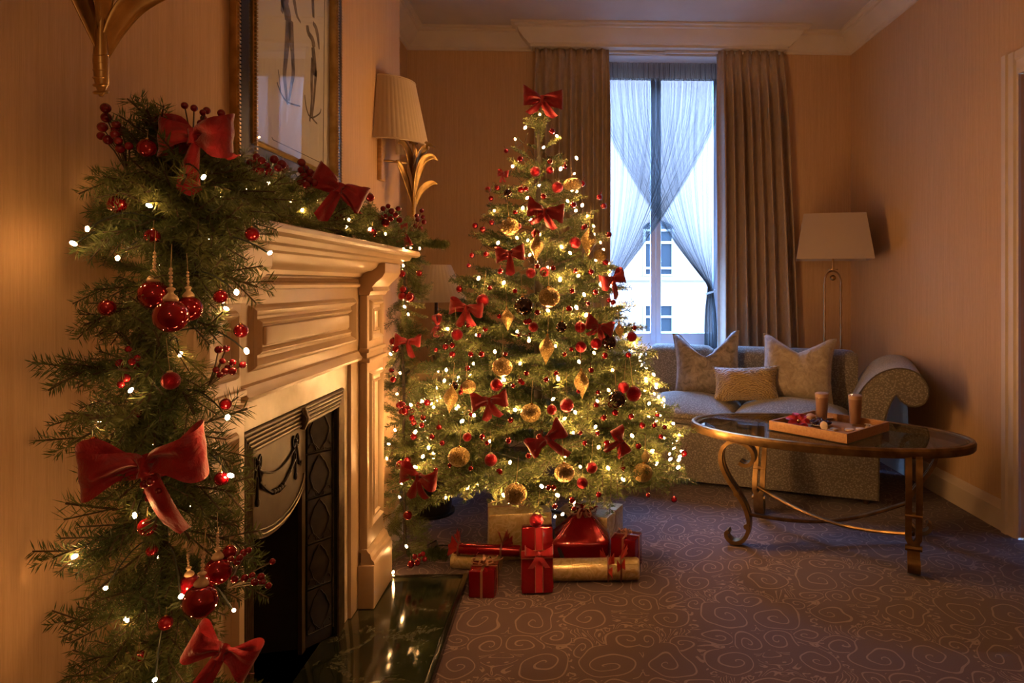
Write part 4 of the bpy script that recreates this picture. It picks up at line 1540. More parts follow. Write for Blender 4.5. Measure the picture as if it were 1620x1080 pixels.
part('ball', MB().sphere((LX_, LY_, ztop_ - 0.045), 0.018, 14, 10), M['brass_thin'], fl)
part('lamp_base', MB().lathe([(0.001, 0.0), (0.125, 0.0), (0.125, 0.012), (0.10, 0.022), (0.06, 0.030), (0.001, 0.032)], 28, (LX_, LY_, 0)), M['brass_thin'], fl)

# ------------------------------------------------------------------ corner table, its lamp, books
CT = thing('side_table', 'light wooden corner table with a drawer, half hidden behind the tree', 'table', (-0.68, 3.55, 0))
tx0, tx1, ty0, ty1, tz = -0.985, -0.30, 3.30, 3.95, 0.625
part('table_top', MB().box((tx0, ty0, tz - 0.024), (tx1, ty1, tz), 0.005), M['dark_wood'], CT)
part('apron', MB().box((tx0 + 0.03, ty0 + 0.03, tz - 0.145), (tx1 - 0.03, ty1 - 0.03, tz - 0.0245), 0.003), M['light_wood'], CT)
dr = part('drawer', MB().box((tx0 + 0.10, ty0 + 0.018, tz - 0.130), (tx1 - 0.10, ty0 + 0.0295, tz - 0.04), 0.003), M['light_wood'], CT)
part('knob', MB().sphere(((tx0 + tx1) / 2, ty0 + 0.008, tz - 0.085), 0.012, 10, 8), M['antique_gold'], dr)
for x in (tx0 + 0.05, tx1 - 0.05):
    for y in (ty0 + 0.05, ty1 - 0.05):
        part('leg', MB().tube([(x, y, 0.0), (x, y, tz - 0.1455)], [0.013, 0.020], 10), M['light_wood'], CT)
# a tapered wooden leg shows by itself under the tree branches
lp = PY(690, 470, 3.62)
tl = thing('table_lamp', 'unlit table lamp with pleated cream shade on the corner table', 'lamp', (lp.x, lp.y, tz))
zb, zt_ = PY(690, 477, 3.62).z, PY(690, 419, 3.62).z
part('lamp_shade', MB().lathe([(0.160, zb), (0.076, zt_), (0.074, zt_), (0.158, zb)], 96, (lp.x, lp.y, 0), fn=lambda a, z: 1 + 0.018 * cos(32 * a)), M['shade_silk'], tl, angle=60)
part('lamp_stem', MB().lathe([(0.001, tz), (0.055, tz), (0.055, tz + 0.012), (0.020, tz + 0.03), (0.012, tz + 0.06), (0.022, tz + 0.10), (0.014, tz + 0.15), (0.009, tz + 0.22), (0.009, zt_ - 0.02), (0.001, zt_ - 0.02)], 20, (lp.x, lp.y, 0)), M['dark_wood'], tl)
part('shade_ring', MB().tube([(lp.x - 0.078, lp.y, zt_ - 0.012), (lp.x + 0.078, lp.y, zt_ - 0.012)], 0.003, 6).tube([(lp.x, lp.y - 0.078, zt_ - 0.012), (lp.x, lp.y + 0.078, zt_ - 0.012)], 0.003, 6), M['brass_thin'], tl)
z = tz
for (x0, x1, y0, y1, h, mt_, lab, rz) in ((-0.79, -0.56, 3.345, 3.49, 0.036, 'book_tan', 'tan hardback book lying at the bottom of the corner table stack', 0.08), (-0.75, -0.55, 3.35, 3.48, 0.026, 'book_tan', 'smaller tan book lying on top of the other on the corner table', -0.06)):
    bk = thing('book', lab, 'book', ((x0 + x1) / 2, (y0 + y1) / 2, z + 0.0005), (0, 0, rz), 'books on the corner table')
    w_, d_ = (x1 - x0) / 2, (y1 - y0) / 2
    part('pages', MB().box((-w_ + 0.004, -d_ + 0.004, 0.003), (w_ - 0.004, d_ - 0.004, h - 0.003)), M['book_page'], bk, world=False, smooth=False)
    for (za, zb_) in ((0, 0.003), (h - 0.003, h)):
        part('cover', MB().box((-w_, -d_, za), (w_, d_, zb_)), M[mt_], bk, world=False, smooth=False)
    part('spine', MB().box((-w_, -d_, 0.0031), (w_, -d_ + 0.003, h - 0.0031)), M[mt_], bk, world=False, smooth=False)
    z += h + 0.0008
ph = thing('telephone', 'black desk telephone on the corner table behind the garland', 'telephone', (-0.86, 3.42, tz))
part('phone_body', MB().prism([(-0.07, 0), (0.07, 0), (0.07, 0.03), (-0.07, 0.062)], lambda a, b, d: (-0.86 + d, 3.42 - a, tz + b), -0.055, 0.055), M['phone_black'], ph, angle=30)
part('handset', MB().tube([(-0.90, 3.36, tz + 0.062), (-0.90, 3.42, tz + 0.072), (-0.90, 3.48, tz + 0.062)], [0.018, 0.012, 0.018], 10), M['phone_black'], ph)

# dark planter on the floor beside the tree
pp = PZ(676, 822, 0)
pl = thing('planter', 'round black planter on the carpet between garland and tree', 'planter', (pp.x - 0.0, pp.y + 0.10, 0))
part('pot', MB().lathe([(0.001, 0.0), (0.088, 0.0), (0.094, 0.02), (0.103, 0.17), (0.103, 0.178), (0.095, 0.178), (0.088, 0.03), (0.001, 0.02)], 32, (pl.location.x, pl.location.y, 0)), M['dark_ceramic'], pl)
part('saucer', MB().lathe([(0.089, 0.0), (0.108, 0.0), (0.112, 0.014), (0.108, 0.014), (0.096, 0.006), (0.089, 0.006)], 32, (pl.location.x, pl.location.y, 0)), M['dark_ceramic'], pl)

# ------------------------------------------------------------------ picture above the mantel
PYa, PYb, PZ0, PZ1 = PX(377, 240, XW + 0.02).y, PX(542, 285, XW + 0.02).y, 1.360, 2.25
pic = thing('framed_picture', 'framed figure sketch behind glass in a black and gilt frame over the mantel', 'picture', (XW + 0.001, (PYa + PYb) / 2, PZ0))
secs = [('frame_gilt_edge', 'antique_gold', 0.0, 0.014, 0.018), ('frame_band', 'frame_black', 0.014, 0.062, 0.024), ('frame_inner_bead', 'antique_gold', 0.062, 0.075, 0.028)]
for nm, mt_, i0, i1, hgt_ in secs:
    mb = MB()
    sec = [(i0, 0.0), (i0, hgt_ * 0.8), ((i0 + i1) / 2, hgt_), (i1, hgt_ * 0.8), (i1, 0.0)]
    vs, fs = [], []
    for (y, z, sy, sz) in ((PYa, PZ0, 1, 1), (PYb, PZ0, -1, 1), (PYb, PZ1, -1, -1), (PYa, PZ1, 1, -1)):
        for a, b in sec:
            vs.append((XW + 0.001 + b, y + sy * a, z + sz * a))
    for i in range(4):
        j = (i + 1) % 4
        for q in range(len(sec) - 1):
            fs.append((i * 5 + q, j * 5 + q, j * 5 + q + 1, i * 5 + q + 1))
    mb.add(vs, fs)
    fp = part(nm, mb, M[mt_], pic, angle=20)
    if nm != 'frame_band':
        bd = MB()
        y_, st = PYa + (i0 + i1) / 2, 0.009
        n_ = int((PZ1 - PZ0) / st)
        for yy_ in (PYa + (i0 + i1) / 2, PYb - (i0 + i1) / 2):
            for k in range(n_):
                bd.box((XW + hgt_ * 0.9, yy_ - 0.004, PZ0 + 0.012 + k * st), (XW + hgt_ + 0.003, yy_ + 0.004, PZ0 + 0.012 + k * st + 0.005), 0)
        o = part('frame_beading', bd, M[mt_], fp, smooth=False); o['kind'] = 'stuff'
ia, ib, iz0, iz1 = PYa + 0.074, PYb - 0.074, PZ0 + 0.074, PZ1 - 0.074
part('paper_sheet', MB().box((XW + 0.002, ia, iz0), (XW + 0.004, ib, iz1)), M['paper'], pic, smooth=False)
part('glass', MB().box((XW + 0.013, ia, iz0), (XW + 0.0145, ib, iz1)), M['clear_glass'], pic, smooth=False)
# mount line and two loosely drawn standing figures: flat print on the sheet
ln = MB()
xs = XW + 0.0042
for (p0, p1) in ((PX(432, 221, xs), PX(511, 259, xs)), (PX(511, 259, xs), PX(514, -60, xs)), (PX(432, 221, xs), PX(430, 217, xs))):
    ln.tube([p0, p1], 0.0010, 4)
part('ruled_line', ln, M['sketch_ink'], pic)


def stroke(mb, pts, ws):
    P = [PX(a, b, xs) for a, b in smooth_poly(pts, 4)]
    W = [q[0] for q in smooth_poly([(w, w) for w in ws], 4)]
    vs, fs = [], []
    for i, p in enumerate(P):
        t = P[min(i + 1, len(P) - 1)] - P[max(i - 1, 0)]
        n__ = Vector((0, -t.z, t.y)).normalized()
        n_ = n__ * W[i] * (0.0014 + 0.0013 * abs(n__.y))
        vs += [tuple(p + n_), tuple(p - n_)]
    for i in range(len(P) - 1):
        fs.append((2 * i, 2 * i + 1, 2 * i + 3, 2 * i + 2))
    mb.add(vs, fs)


fig = MB()
stroke(fig, [(452, -30), (450, 0), (454, 18), (456, 32)], [9, 10, 9, 8])
stroke(fig, [(456, 32), (455, 60), (452, 95), (450, 120), (453, 150), (455, 165)], [6, 6, 4.5, 4, 3, 2])
stroke(fig, [(460, 32), (461, 60), (463, 90), (464, 115), (461, 135), (457, 160)], [6, 6, 4.5, 4, 3, 2])
stroke(fig, [(462, -20), (466, 5), (470, 25), (476, 36)], [4, 4, 3, 2])
stroke(fig, [(446, 20), (447, 2), (448, -20)], [3, 4, 4])
part('drawn_figure', fig, M['sketch_wash'], pic, smooth=False)
fig = MB()
stroke(fig, [(494, -20), (495, 5), (496, 28)], [3, 4, 3])
stroke(fig, [(486, 40), (488, 52), (494, 62), (497, 75)], [4, 5, 6, 5])
stroke(fig, [(495, 36), (500, 45), (503, 60), (505, 78)], [4, 5, 4, 2])
stroke(fig, [(495, 75), (497, 95), (498, 120)], [5, 6, 6])
stroke(fig, [(494, 92), (493, 130), (493, 160), (490, 192)], [3.5, 3.5, 2.5, 2])
stroke(fig, [(500, 110), (498, 140), (496, 165), (494, 185), (502, 196)], [3.5, 3, 2.5, 2.5, 1.5])
part('drawn_figure', fig, M['sketch_wash'], pic, smooth=False)
sh_ = MB()
stroke(sh_, [(438, 130), (446, 150), (456, 162), (475, 168)], [1, 1.4, 1.6, 1])
stroke(sh_, [(482, 150), (485, 172), (492, 186), (505, 180), (508, 172)], [1, 1.5, 1.4, 1.2, 1])
stroke(sh_, [(440, 110), (442, 125), (444, 145)], [0.8, 0.9, 0.8])
part('drawn_shading', sh_, M['sketch_ink'], pic, smooth=False)

# ------------------------------------------------------------------ wall sconces


def leaf_blade(mb, pts, ws, up, fold=0.25):
    P = smooth_poly([tuple(p) for p in pts], 4)
    W = [q[0] for q in smooth_poly([(w, w) for w in ws], 4)]
    vs, fs = [], []
    n = len(P)
    for i in range(n):
        p = Vector(P[i])
        t = (Vector(P[min(i + 1, n - 1)]) - Vector(P[max(i - 1, 0)])).normalized()
        sd_ = t.cross(Vector(up))
        sd_ = sd_.normalized() if sd_.length > 1e-4 else Vector((0, 1, 0))
        nn = sd_.cross(t)
        for k, s in enumerate((-1, -0.5, 0, 0.5, 1)):
            vs.append(tuple(p + sd_ * (W[i] * s) + nn * (abs(s) * fold * W[i])))
    for i in range(n - 1):
        for k in range(4):
            fs.append((i * 5 + k, i * 5 + k + 1, i * 5 + 6 + k, i * 5 + 5 + k))
    return mb.add(vs, fs)


def sconce(label, yc, x_out=0.118):
    zb = 1.655
    rt = thing('wall_sconce', label, 'wall lamp', (XW, yc, 1.52), None, 'leaf sconces beside the picture')
    G = M['antique_gold']
    part('wall_plate', MB().box((XW + 0.0005, yc - 0.105, 1.505), (XW + 0.018, yc - 0.045, 1.665), 0.004), M['light_wood'], rt)
    part('arm', MB().tube([(XW + 0.016, yc - 0.075, 1.585), (XW + 0.06, yc - 0.05, 1.585), (XW + x_out, yc, 1.585)], 0.005, 8), G, rt)
    xs_ = XW + x_out
    # main stem: slender, ending in a bound tail
    part('stem', MB().tube([(xs_, yc, 1.352), (xs_ + 0.001, yc, 1.372), (xs_, yc, 1.40), (xs_, yc, 1.46), (xs_, yc, 1.62), (xs_, yc, 1.68)], [0.0025, 0.0085, 0.0095, 0.006, 0.0055, 0.006], 10), G, rt)
    cl = MB()
    for k in range(6):
        z = 1.358 + 0.010 * k
        cl.tube([(xs_ + 0.0075 * cos(a), yc + 0.0075 * sin(a), z + 0.003 * sin(a)) for a in [2 * pi * q / 10 for q in range(10)]], 0.0022, 5, closed=True)
    part('stem_binding', cl, G, rt)
    leaves = [
        ([(0, 0, 1.40), (0.012, 0.010, 1.45), (0.030, 0.024, 1.49), (0.060, 0.045, 1.515), (0.085, 0.062, 1.512)], [0.004, 0.009, 0.011, 0.008, 0.001]),
        ([(0, 0, 1.41), (-0.016, -0.012, 1.47), (-0.030, -0.030, 1.53), (-0.046, -0.058, 1.575), (-0.052, -0.080, 1.585)], [0.004, 0.009, 0.012, 0.009, 0.001]),
        ([(0, 0, 1.44), (0.010, -0.010, 1.50), (0.022, -0.018, 1.55), (0.040, -0.010, 1.60), (0.070, 0.010, 1.618), (0.092, 0.028, 1.604)], [0.004, 0.010, 0.014, 0.013, 0.009, 0.001]),
        ([(0, 0, 1.48), (-0.004, 0.016, 1.55), (-0.006, 0.030, 1.60), (-0.012, 0.060, 1.64), (-0.02, 0.090, 1.640)], [0.004, 0.010, 0.014, 0.010, 0.001]),
        ([(0, 0, 1.50), (0.014, -0.006, 1.57), (0.030, -0.016, 1.625), (0.062, -0.030, 1.655), (0.10, -0.040, 1.640)], [0.004, 0.011, 0.015, 0.012, 0.001]),
        ([(0, 0, 1.52), (-0.010, -0.016, 1.58), (-0.018, -0.034, 1.63), (-0.03, -0.070, 1.658), (-0.04, -0.10, 1.648)], [0.004, 0.010, 0.013, 0.010, 0.001]),
        ([(0, 0, 1.46), (0.004, 0.006, 1.53), (0.006, 0.006, 1.60), (0.004, 0.004, 1.67)], [0.004, 0.012, 0.013, 0.002]),
    ]
    for P, W in leaves:
        pts = [(xs_ + a, yc + b, z) for a, b, z in P]
        o = part('leaf', leaf_blade(MB(), pts, [1.45 * w for w in W], (1, -0.6, 0.1)), G, rt, angle=60)
        so = o.modifiers.new('thick', 'SOLIDIFY'); so.thickness = 0.0015
    part('candle_cup', MB().lathe([(0.001, 1.665), (0.018, 1.667), (0.022, 1.690), (0.012, 1.70), (0.012, 1.76), (0.001, 1.76)], 14, (xs_, yc, 0)), G, rt)
    # pleated half shade against the wall
    zt2 = 1.915
    shd = MB()
    for (off) in (0.0, -0.004):
        shd.lathe([(0.172 + off, zb), (0.118 + off, zt2)], 84, (XW + 0.004, yc, 0), -pi / 2, pi / 2, fn=lambda a, z: 1 + 0.010 * cos(56 * a))
    so = part('lamp_shade', shd, M['shade_silk'], rt, angle=60)
    rb = MB()
    for (r_, z) in ((0.172, zb + 0.003), (0.118, zt2 - 0.003)):
        rb.tube([(XW + 0.004 + r_ * cos(a), yc + r_ * sin(a), z) for a in [-pi / 2 + pi * k / 30 for k in range(31)]], 0.0035, 6)
    part('shade_trim', rb, M['shade_silk'], so)
    return rt


sconce('gilt leaf wall sconce with pleated half shade at the far end of the mantel', 2.80)
sconce('gilt leaf wall sconce above the corner bow, only its tail and leaf tips showing', 0.945)
# ------------------------------------------------------------------ needles: sprays of twigs


def twig_needles(rng, V, Fc, p0, d, length, nl, per_m, spread=0.75, droop=0.0, flat=0.0, up=Vector((0, 0, 1)), width=0.0011):
    """needles around one twig; appends triangles; returns the twig's points"""
    d = Vector(d).normalized()
    pts = []
    n = max(4, int(length / 0.02))
    p = Vector(p0); dd = d.copy()
    for i in range(n + 1):
        pts.append(p.copy())
        p = p + dd * (length / n)
        dd = (dd + Vector((0, 0, -droop / n))).normalized()
    m = int(length * per_m)
    for k in range(m):
        t = (k + rng.random()) / m
        x = t * n
        i = min(int(x), n - 1)
        c = pts[i].lerp(pts[i + 1], x - i)
        ax = (pts[i + 1] - pts[i]).normalized()
        a = ax.orthogonal().normalized()
        b = ax.cross(a)
        th = rng.uniform(0, 2 * pi)
        rad = a * cos(th) + b * sin(th)
        if flat > 0:
            rad = (rad - up * (rad.dot(up) * flat))
            if rad.length < 0.05:
                continue
            rad.normalize()
        fw = 1.0 - spread + 0.25 * rng.random() + 0.9 * max(0, t - 0.8)
        nd = (rad * spread + ax * fw).normalized()
        L = nl * (0.75 + 0.4 * rng.random()) * (0.55 + 0.45 * min(1, (1 - t) * 6 + 0.3))
        w = nd.cross(Vector((rng.uniform(-1, 1), rng.uniform(-1, 1), rng.uniform(-1, 1))))
        w = w.normalized() * width if w.length > 1e-5 else a * width
        q = len(V)
        mid = c + nd * (L * 0.45)
        V += [tuple(c), tuple(mid + w), tuple(c + nd * L), tuple(mid - w)]
        Fc += [(q, q + 1, q + 2, q + 3)]
    return pts


def spray_mesh(seed, length, nsub, sub, nl, per_m, mat, stem_mat, fan=0.75, droop=0.15, flat=0.35, width=0.0011, lift=0.12):
    """a branch along +X lying roughly in the XY plane: a stem with alternate side twigs, all set with needles"""
    rng = random.Random(seed)
    V, Fc = [], []
    stems = []
    main = twig_needles(rng, V, Fc, (length * 0.02, 0, 0), (1, 0, 0.02), length * 0.98, nl, per_m, 0.72, droop, flat * 0.6, width=width)
    stems.append((main, 0.0022))
    n = len(main) - 1
    for k in range(nsub):
        t = 0.22 + 0.66 * (k + 0.3 * rng.random()) / max(1, nsub)
        i = min(int(t * n), n - 1)
        s = 1 if k % 2 else -1
        ang = fan * (0.8 + 0.4 * rng.random())
        ax = (main[i + 1] - main[i]).normalized()
        d = ax * cos(ang) + Vector((0, s, 0)) * sin(ang) + Vector((0, 0, rng.uniform(-lift, lift * 1.6)))
        L = sub * (0.75 + 0.4 * rng.random()) * (1.15 - 0.55 * t)
        stems.append((twig_needles(rng, V, Fc, main[i], d, L, nl, per_m, 0.74, droop, flat, width=width), 0.0014))
    nn = len(Fc)
    mb = MB()
    mb.v, mb.f = V, Fc
    for pts, r in stems:
        mb.tube(pts[:: max(1, len(pts) // 4)], r, 3, cap=False)
    me = bpy.data.meshes.new('fir_spray')
    me.from_pydata(mb.v, [], mb.f)
    me.materials.append(mat); me.materials.append(stem_mat)
    mi = [0] * nn + [1] * (len(mb.f) - nn)
    me.polygons.foreach_set('material_index', mi)
    me.update()
    return me


def aim(o, p, d, roll=0.0, scale=1.0):
    d = Vector(d).normalized()
    z = Vector((0, 0, 1))
    z = z - d * z.dot(d)
    if z.length < 0.05:
        z = Vector((0, 1, 0)) - d * d.y
    z.normalize()
    y = z.cross(d)
    R = Matrix((d, y, z)).transposed().to_4x4()
    R = R @ Matrix.Rotation(roll, 4, 'X')
    o.matrix_local = Matrix.Translation(p) @ R @ Matrix.Scale(scale, 4)


# ------------------------------------------------------------------ the tree
TX, TY = -0.127, 2.85
ZTIP = 1.93


def RZ(z):
    """outer radius of the tree at a height"""
    if z < 0.36:
        return 0.60 - (0.36 - z) * 0.5
    return max(0.03, 0.085 + 0.392 * (1.754 - z)) if z < 1.754 else max(0.02, 0.085 - (z - 1.754) * 0.42)


tree = thing('christmas_tree', 'tall green artificial fir tree standing between fireplace and window', 'tree', (TX, TY, 0))
TREE_SPRAYS = [spray_mesh(100 + k, 0.30, 13, 0.14, 0.021, 640, M['fir_needles'], M['stem_brown'], 0.72, 0.22, 0.35, 0.0017) for k in range(6)]
SMALL_SPRAYS = [spray_mesh(140 + k, 0.17, 7, 0.085, 0.019, 720, M['fir_needles'], M['stem_brown'], 0.62, 0.10, 0.25, 0.0015) for k in range(3)]
part('trunk', MB().tube([(TX, TY, 0.05), (TX, TY, 0.9), (TX, TY, 1.80)], [0.022, 0.018, 0.006], 10), M['bark'], tree)
for k in range(4):
    a = radians(28 + 90 * k)
    pts = [(TX, TY, 0.16), (TX + 0.10 * cos(a), TY + 0.10 * sin(a), 0.13), (TX + 0.22 * cos(a), TY + 0.22 * sin(a), 0.030), (TX + 0.27 * cos(a), TY + 0.27 * sin(a), 0.008)]
    part('stand_leg', MB().tube(pts, 0.0075, 8), M['phone_black'], tree)
part('stand_collar', MB().lathe([(0.026, 0.06), (0.034, 0.06), (0.034, 0.20), (0.026, 0.20)], 14, (TX, TY, 0)), M['phone_black'], tree)
rng = random.Random(11)
NBR = 296
cnt = 0
GA = pi * (3 - sqrt(5))
# tips spread evenly over the cone's surface, a few more towards the camera side
for k in range(NBR):
    u = (k + 0.5) / NBR
    # area-weighted height: dense low, sparse high
    z = 0.30 + (1.80 - 0.30) * (1 - sqrt(1 - u)) ** 0.92
    a = k * GA + rng.uniform(-0.25, 0.25)
    z += rng.uniform(-0.04, 0.04)
    R = RZ(z) * rng.uniform(0.86, 1.10)
    up = 0.10 + 0.42 * (z - 0.27) / 1.53 + rng.uniform(-0.10, 0.12)
    if z < 0.42:
        up -= 0.05
        if sin(a) < -0.2:
            z += 0.07
    d = Vector((cos(a), sin(a), up)).normalized()
    small = R < 0.17
    ms = rng.choice(SMALL_SPRAYS if small else TREE_SPRAYS)
    L = 0.17 if small else 0.30
    sc = min(1.25, max(0.55, (R * 0.95) / L)) if small else min(1.15, max(0.62, R * 0.72 / L)) * rng.uniform(0.9, 1.1)
    if TX + R * cos(a) < XW + 0.03 and TY + R * sin(a) < YBR + 0.05:
        R = (XW + 0.03 - TX) / cos(a) * 0.97
    tip = Vector((R * cos(a), R * sin(a), z))
    root = tip - d * (L * sc)
    o = link('branch', ms, tree)
    aim(o, root, d, rng.uniform(-0.5, 0.5), sc)
# leader at the very top
for k in range(4):
    o = link('branch', SMALL_SPRAYS[k % 3], tree)
    a = k * 1.6 + 0.4
    aim(o, (0, 0, 1.66 + 0.02 * k), (0.16 * cos(a), 0.16 * sin(a), 1), k, 0.95 - 0.08 * k)


def merge_instances(name, items, mat):
    """many spray copies joined into one mesh: items = (mesh, 4x4)"""
    VV, FF, off = [], [], 0
    cache = {}
    for me, mtx in items:
        if me.name not in cache:
            c = np.empty(len(me.vertices) * 3); me.vertices.foreach_get('co', c)
            cache[me.name] = (c.reshape(-1, 3), [tuple(p.vertices) for p in me.polygons])
        c, f = cache[me.name]
        A = np.array(mtx)
        VV.append(c @ A[:3, :3].T + A[:3, 3])
        FF += [tuple(i + off for i in q) for q in f]
        off += len(c)
    me = bpy.data.meshes.new(name)
    me.from_pydata(np.concatenate(VV).tolist(), [], FF)
    me.materials.append(mat)
    return me


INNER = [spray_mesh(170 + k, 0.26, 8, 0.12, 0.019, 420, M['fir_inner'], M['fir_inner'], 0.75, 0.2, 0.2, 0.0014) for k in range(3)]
items = []
dummy = bpy.data.objects.new('tmp', None)
for k in range(260):
    z = 0.30 + 1.35 * (1 - sqrt(1 - (k + 0.5) / 260))
    a = k * GA * 1.7 + 0.5
    R = RZ(z) * rng.uniform(0.45, 0.88)
    d = Vector((cos(a), sin(a), rng.uniform(-0.15, 0.5))).normalized()
    sc = min(1.3, max(0.5, R / 0.26))
    aim(dummy, Vector((R * cos(a), R * sin(a), z)) - d * 0.26 * sc, d, rng.uniform(-1, 1), sc)
    items.append((INNER[k % 3], dummy.matrix_local.copy()))
for k in range(60):
    z = 0.75 + 1.0 * k / 60
    a = k * GA
    d = Vector((cos(a), sin(a), 0.7)).normalized()
    aim(dummy, (0.01 * cos(a), 0.01 * sin(a), z), d, rng.uniform(-1, 1), 0.42 if z < 1.5 else 0.30)
    items.append((INNER[k % 3], dummy.matrix_local.copy()))
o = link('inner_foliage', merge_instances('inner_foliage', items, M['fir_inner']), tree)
o['kind'] = 'stuff'


def tree_pt(px, py, k=0.97):
    """front surface of the tree's cone along a pixel's ray"""
    best, bd = None, 9
    y = TY - 0.75
    while y < TY + 0.25:
        p = PY(px, py, y)
        d = sqrt((p.x - TX) ** 2 + (p.y - TY) ** 2) - RZ(p.z) * k
        if d <= 0:
            return p
        if d < bd:
            best, bd = p, d
        y += 0.01
    return best


# ------------------------------------------------------------------ garlands: near drop, mantel top, far drop
LONG = [spray_mesh(200 + k, 0.16, 5, 0.075, 0.021, 1100, M['garland_needles'], M['stem_brown'], 0.50, 0.12, 0.30, 0.0010) for k in range(5)]
PINE = [spray_mesh(220 + k, 0.13, 2, 0.07, 0.034, 800, M['garland_needles'], M['stem_brown'], 0.45, 0.10, 0.10, 0.0008) for k in range(2)]


def rdir(rng):
    z = rng.uniform(-1, 1); a = rng.uniform(0, 2 * pi); r = sqrt(1 - z * z)
    return Vector((r * cos(a), r * sin(a), z))


def garland(name, label, path, n, seed, reach, ok, bias, wire_r=0.006):
    P = [Vector(p) for p in path]
    g = thing(name, label, 'garland', P[-1] if P[-1].z < P[0].z else P[0])
    base = Vector(g.location)
    part('core_wire', MB().tube(P, wire_r, 8), M['bark'], g)
    rng = random.Random(seed)
    for k in range(n):
        t = (k + rng.random() * 0.8) / n * (len(P) - 1)
        i = min(int(t), len(P) - 2)
        c = P[i].lerp(P[i + 1], t - i)
        for tries in range(60):
            d = (rdir(rng) + Vector(bias) * 0.9).normalized()
            sc = reach * rng.uniform(0.75, 1.12)
            if ok(c + d * (0.16 * sc), c, d):
                break
        else:
            continue
        me = rng.choice(PINE) if rng.random() < 0.22 else rng.choice(LONG)
        o = link('fir_sprig', me, g)
        aim(o, c - base + d * 0.004, d, rng.uniform(-1.5, 1.5), sc)
    # short inner twigs that hide the wire
    items = []
    for k in range(int(n * 1.1)):
        t = (k + rng.random()) / int(n * 1.1) * (len(P) - 1)
        i = min(int(t), len(P) - 2)
        c = P[i].lerp(P[i + 1], t - i)
        for tries in range(60):
            d = (rdir(rng) + Vector(bias) * 0.4).normalized()
            sc = 0.55 * min(1.0, reach + 0.05) * rng.uniform(0.8, 1.2)
            if ok(c + d * (0.16 * sc), c, d):
                break
        else:
            continue
        aim(dummy, c - base, d, rng.uniform(-2, 2), sc)
        items.append((LONG[k % 5], dummy.matrix_local.copy()))
    o = link('inner_sprigs', merge_instances('inner_sprigs', items, M['garland_needles']), g)
    o['kind'] = 'stuff'
    return g


# near drop hangs in front of the mantel's near end
ga_top = Vector((-0.615, 1.085, 1.245))
near_path = [(-0.60, 1.13, 1.275), (-0.605, 1.07, 1.24), (-0.60, 1.045, 1.15), (-0.605, 1.04, 1.0), (-0.61, 1.04, 0.85), (-0.60, 1.035, 0.70), (-0.595, 1.03, 0.55), (-0.59, 1.03, 0.38), (-0.585, 1.03, 0.20), (-0.585, 1.03, 0.07)]
near_path = smooth_poly(near_path, 4)


def ok_near(tip, c, d):
    if tip.x < XW + 0.012 or tip.z < 0.02:
        return False
    if tip.y > 1.14 and tip.z < 1.23:
        return tip.x > -0.54
    if tip.y > 1.20:
        return False
    return tip.y > 0.84 and tip.x < -0.42


garland('hanging_garland', 'dense fir garland hanging down the near end of the mantel, with red baubles', near_path, 270, 5, 0.86, ok_near, (0.10, -0.30, -0.50))
top_path = smooth_poly([(-0.63, 1.10, 1.262), (-0.635, 1.25, 1.256), (-0.64, 1.45, 1.252), (-0.645, 1.65, 1.252), (-0.65, 1.85, 1.252), (-0.645, 2.05, 1.252), (-0.64, 2.25, 1.252), (-0.63, 2.42, 1.252), (-0.615, 2.58, 1.250)], 4)
garland('mantel_garland', 'fir garland with lights lying along the top of the mantel shelf', top_path, 210, 8, 0.68,
        lambda tip, c, d: XW + 0.05 < tip.x < -0.50 and tip.z > 1.226 and d.z < 0.9 and 0.98 < tip.y < 2.70, (0.12, -0.05, 0.22))
far_path = smooth_poly([(-0.625, 2.60, 1.25), (-0.63, 2.635, 1.20), (-0.635, 2.645, 1.05), (-0.640, 2.65, 0.85), (-0.635, 2.655, 0.65), (-0.64, 2.66, 0.45), (-0.635, 2.655, 0.25), (-0.63, 2.65, 0.06)], 4)


def ok_far(tip, c, d):
    if tip.x < XW + 0.01 or tip.z < 0.03:
        return False
    return tip.y > 2.53 and tip.x < -0.53 and (tip.y > 2.60 or tip.z > 1.24 or tip.x > -0.55)


garland('hanging_garland', 'fir garland hanging down the far end of the mantel beside the tree', far_path, 150, 13, 0.62, ok_far, (0.10, -0.25, -0.45))

# ------------------------------------------------------------------ fairy lights
BULB = MB().sphere((0, 0, 0), 1.0, 8, 6, (0.8, 0.8, 1.25)).mesh('bulb', M['fairy_glow'])
BULB_G = MB().sphere((0, 0, 0), 1.0, 8, 6, (0.8, 0.8, 1.25)).mesh('bulb', M['fairy_glow_garland'])
TREE_LIGHTS = """854,181 831,202 815,220 881,215 860,233 912,250 887,267 853,293 905,300 834,313 898,318 911,333 811,263 827,329 840,348 853,370 782,333 835,380 888,390 902,400 838,403
943,411 866,424 924,377 788,384 818,376 889,391 886,442 806,431 797,447 757,440 867,491 708,520 754,530 818,524 837,538 879,547 783,556 749,575 823,575 797,600 703,602 883,599 875,631 750,638 750,657
731,666 893,662 815,648 706,585 668,634 686,644 915,436 950,450 924,466 912,486 927,498 940,558 969,585 916,572 963,617 1006,615 1027,638 945,634 910,652 1026,658 774,698 669,722 657,739
807,731 705,787 756,768 740,771 797,783 806,794 657,683 678,708 890,813 878,817 849,712 894,721 857,769 907,684 942,675 947,707 918,738 962,740 986,758 1032,713 1039,733 1073,739 1074,727 882,783 908,794 1000,689"""
tl = thing('tree_lights', 'string of warm white fairy lights wound through the tree', 'fairy lights', (TX, TY, 0.2))
tb0 = Vector(tl.location)
rngL = random.Random(21)
tpts = []
for w in TREE_LIGHTS.split():
    a, b = w.split(',')
    tpts.append(tree_pt(float(a), float(b), 0.98))
